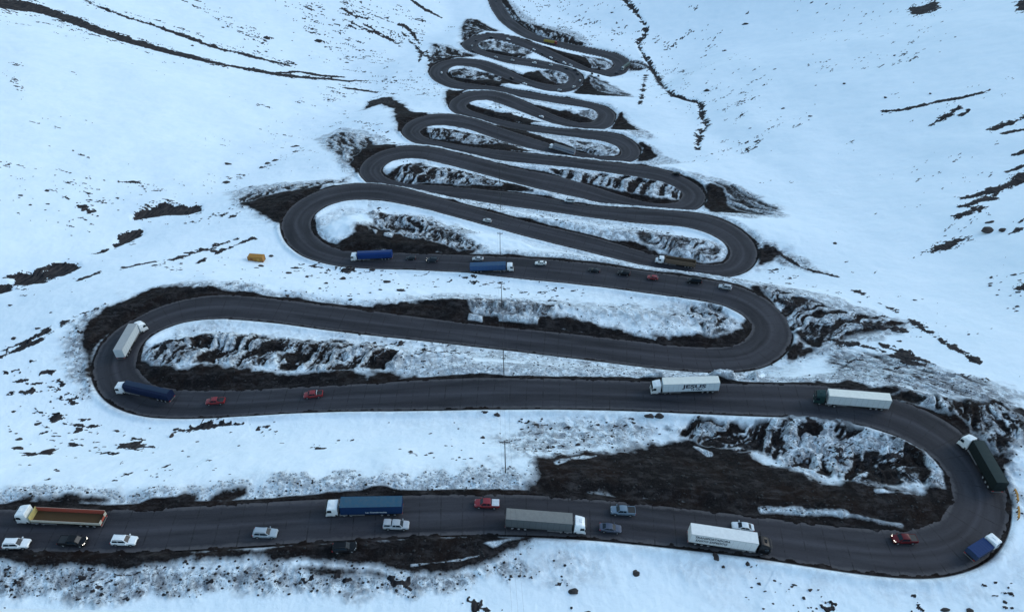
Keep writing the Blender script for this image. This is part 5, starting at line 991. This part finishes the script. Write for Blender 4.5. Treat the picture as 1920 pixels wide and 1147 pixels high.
def boulder(u, v, w_px, h_px, label, group=None, rot=None, name='boulder'):
    x, y, z = drop(u, v); dep = project(x, y, z)[2]; s = w_px / 2 * dep / FPX; t_ = h_px / 2 * dep / FPX
    o = bpy.data.objects.new(name, RMESH[R.randint(7)]); C.objects.link(o); o.location = (x, y, z - .15 * min(s, t_)); o.scale = (s * 1.15, max(t_ * .95, s * .55), max(t_ * .8, s * .4)); o.rotation_euler = (R.uniform(-.3, .3), R.uniform(-.3, .3), R.uniform(-.4, .4) if rot is None else rot); tag(o, label, 'rock', group); return o
BL = [(1191,1072,16,16,'pointed boulder lying slanted in the snow below the grey canvas lorry',-.9),(1071,1108,24,16,'round dark boulder alone in the snow at the bottom centre',0),(1342,1046,12,18,'upright boulder with a snow cap just below the black cab lorry',.2),(1102,1149,22,10,'boulder cut by the bottom edge near the centre',0),(1214,782,22,13,'brown boulder at the near edge of the second road',0),(1234,781,20,12,'grey boulder right beside the brown one at the road edge',-.4),(1004,798,15,10,'dark oval boulder in the snow below the second road',0),(932,778,16,11,'jagged boulder at the snow edge under the second road',0),(905,820,12,10,'dark boulder left of the dirty bank below the second road',0),(1083,833,12,9,'boulder on the lip of the bare earth',0),(1397,46,16,8,'flat boulder high on the upper right slope',0),(1325,171,14,11,'rounded brown boulder right of the stream',0),(1358,96,9,6,'small boulder right of the far stream',0),(1857,432,32,17,'largest boulder of the trio on the right slope',0),(1856,417,18,8,'thin boulder on top of the trio on the right slope',0),(1880,432,16,13,'right hand boulder of the trio on the right slope',0),(401,473,17,10,'boulder with thin dark line of stones running from it, left of the orange hut',0),(490,499,12,8,'dark boulder just below the orange hut',0),(509,480,10,8,'boulder right against the orange hut',0),(553,503,16,8,'long boulder below the big left hairpin',0),(541,513,12,8,'boulder on the snow strip right of the orange hut',0),(651,512,12,10,'boulder at the near edge of the middle road under the royal blue lorry',.3),(697,508,14,8,'boulder pair member near the berm of the middle road',0),(640,524,16,11,'jagged boulder on the snow strip between third and middle roads',0),(725,530,16,10,'double headed boulder on the snow strip below the royal blue lorry',0),(752,549,16,12,'biggest boulder on the snow strip below the royal blue lorry',0),(715,549,9,7,'small boulder left of the biggest one on the snow strip',0),(610,537,12,7,'flat boulder above the third road',0),(600,545,8,6,'small boulder below the flat one above the third road',0),(656,564,10,7,'boulder at the upper edge of the third road',0),(541,556,12,7,'boulder above the left part of the third road',0),(21,573,12,6,'dark boulder near the left edge above the left hairpin',0),(96,588,7,5,'small boulder upslope of the left hairpin',0),(73,619,11,8,'boulder left of the dirty edge of the left hairpin',0),(27,637,10,10,'boulder at the left edge beside the left hairpin',.5),(50,737,16,11,'reddish boulder left of the navy lorry',0),(68,796,16,8,'mossy boulder in the lower left snow',0),(32,842,26,9,'long flat boulder at the lower left',0),(90,849,26,14,'brown boulder with a dark tail at the lower left',.3),(322,818,9,15,'upright dark boulder below the left hairpin',0),(330,806,12,9,'boulder on top of the upright one below the left hairpin',0),(155,395,14,9,'boulder in the stony patch on the left slope',0),(219,370,8,7,'small boulder left of the gully bank',0),(427,308,14,8,'dark boulder above the gully on the left slope',0),(556,276,16,8,'topmost of the boulders lining the gully',.4),(549,277,10,8,'second boulder lining the gully near its top',.4),(515,302,18,8,'brown boulder halfway along the row lining the gully',.4),(503,307,12,8,'boulder next to the brown one in the gully row',.4),(490,315,12,10,'lowest boulder in the row lining the gully',.6),(424,343,18,9,'boulder at the head of the gully bank',0),(1565,456,10,8,'boulder on the snow hump right of the fifth hairpin',0),(1456,505,11,8,'boulder right of the fifth hairpin tip',0),(1860,1010,0,0,None,0),(1772,1143,16,12,'boulder at the bottom edge near the right',0),(1818,1143,20,10,'snow capped boulder at the bottom right edge',0),(1884,1128,11,9,'boulder in the bottom right corner',0),(1400,1058,9,12,'boulder near the road edge at the bottom right',.3),(1355,1062,8,8,'small boulder right of the snow capped upright one',0),(1715,565,10,6,'small boulder right of the fourth hairpin',0),(1686,640,10,8,'dark boulder on the right snow shoulder',0),(596,77,22,14,'dark crag high on the upper left slope',0),(500,73,16,14,'dark crag left of the higher one on the upper left slope',0),(360,86,8,6,'small boulder under the long rock band',0)]
for u, v, a_, b_, lab, ro in BL:
    if lab: boulder(u, v, a_, b_, lab, 'boulders standing out of the snow', ro)
# scattered stones, one by one
def scatter(n, poly, s0, s1, label, group):
    Pp = np.array(poly, float); lo, hi = Pp.min(0), Pp.max(0); k = 0
    while k < n:
        u, v = R.uniform(lo[0], hi[0]), R.uniform(lo[1], hi[1])
        if sdist(Pp, np.array([u]), np.array([v]))[0] < 0: continue
        x, y, _ = hit(u, v)[0]
        if float(np.hypot(CEN[:, 0] - x, CEN[:, 1] - y).min()) < 9: continue
        dep = project(x, y, 0)[2]; s = R.uniform(s0, s1) ** 1.0 * (0.6 + 0.8 * R.rand() ** 3)
        boulder(u, v, s * 2 * FPX / dep, s * 1.3 * FPX / dep, label, group, name='stone'); k += 1
scatter(34, [(0,690),(170,700),(200,780),(520,800),(520,850),(100,900),(0,880)], .35, .8, 'one of the dark stones sprinkled in the snow at the lower left', 'stones at the lower left')
scatter(34, [(440,500),(620,510),(1000,525),(1200,550),(1200,570),(900,555),(650,560),(400,545)], .4, .85, 'one of the dark stones on the snow between the third and middle roads', 'stones between the third and middle roads')
scatter(30, [(880,775),(1200,785),(1150,830),(1000,850),(880,870),(700,860),(800,800)], .3, .7, 'one of the dark stones in the snow between the two lowest roads', 'stones between the two lowest roads')
scatter(26, [(0,310),(190,330),(250,380),(190,430),(0,420)], .5, 1.1, 'one of the dark stones on the left slope', 'stones on the left slope')
scatter(24, [(930,10),(1170,20),(1190,110),(1100,70)], .8, 1.8, 'one of the dark stones on the far snow left of the stream', 'stones left of the far stream')
scatter(30, [(1230,20),(1800,60),(1750,200),(1350,280),(1330,180)], .7, 1.6, 'one of the dark stones strewn over the upper right slope', 'stones on the upper right slope')
scatter(22, [(1380,1060),(1560,1110),(1560,1147),(1380,1147)], .25, .6, 'one of the dark stones in the snow at the bottom right', 'stones at the bottom right')
scatter(20, [(640,645),(900,660),(930,695),(700,680)], .3, .7, 'one of the dark stones on the snow above the second road', 'stones above the second road')
scatter(20, [(900,400),(1200,425),(1300,440),(1150,440)], .35, .8, 'one of the dark stones on the snow above the fifth road', 'stones above the fifth road')
scatter(24, [(380,20),(640,60),(760,140),(600,130),(450,90)], .8, 1.7, 'one of the dark stones on the upper left slope', 'stones on the upper left slope')
scatter(14, [(1850,500),(1920,520),(1920,590),(1860,570)], .5, 1.2, 'one of the dark stones near the right edge', 'stones near the right edge')
# loose clods and snow lumps thrown up by the ploughs: nobody could count them
def clods(name, label, mat, n, dmin, dmax, sz, cond, seed):
    rs = np.random.RandomState(seed); cand = np.where((GD > dmin) & (GD < dmax) & (gy > 60) & (gy < 500) & cond & (np.abs(gx) < 0.8 * gy + 70))[0]
    pr = 1 / (gy[cand] + 30) ** 0.4; pr = pr * (GX.ravel()[cand] * 0 + 1); cand = rs.choice(cand, n, p=pr / pr.sum())
    bm = bmesh.new(); bmesh.ops.create_icosphere(bm, subdivisions=1, radius=1.0); bv = np.array([v.co[:] for v in bm.verts]); bf = np.array([[v.index for v in f.verts] for f in bm.faces]); bm.free()
    s = sz[0] + (sz[1] - sz[0]) * rs.rand(n) ** 3; jit = 1 + .5 * (rs.rand(n, len(bv), 1) - .5); V = bv[None] * jit * s[:, None, None] * np.array([1.2, 1.0, .75]); V += np.stack([gx[cand] + rs.uniform(-.1, .1, n), gy[cand] + rs.uniform(-.1, .1, n), ZZ[cand] + .1 * s], -1)[:, None]
    F = bf[None] + (np.arange(n) * len(bv))[:, None, None]; me = bpy.data.meshes.new(name); me.vertices.add(n * len(bv)); me.vertices.foreach_set('co', V.ravel().astype(np.float32)); F = F.reshape(-1, 3)
    me.loops.add(F.size); me.loops.foreach_set('vertex_index', F.ravel().astype(np.int32)); me.polygons.add(len(F)); me.polygons.foreach_set('loop_start', np.arange(0, F.size, 3, dtype=np.int32)); me.polygons.foreach_set('loop_total', np.full(len(F), 3, np.int32)); me.update(calc_edges=True); me.materials.append(mat)
    o = bpy.data.objects.new(name, me); C.objects.link(o); tag(o, label, 'rubble', kind='stuff'); return o
SM = plain('dirty_snow_lump', (.36, .39, .42), .9)
clods('snow_lumps', 'loose grey lumps of ploughed snow along the road edges', SM, 7000, .8, 8, (.05, .30), (GRIME > .3) & (DIRT < .08) & (GNY > .2), 3)
clods('loose_rubble', 'loose dark clods and stones on the dirty banks', plain('dark_clod', (.020, .019, .020), .95), 7000, .8, 22, (.04, .30), (GRIME > .35), 4)
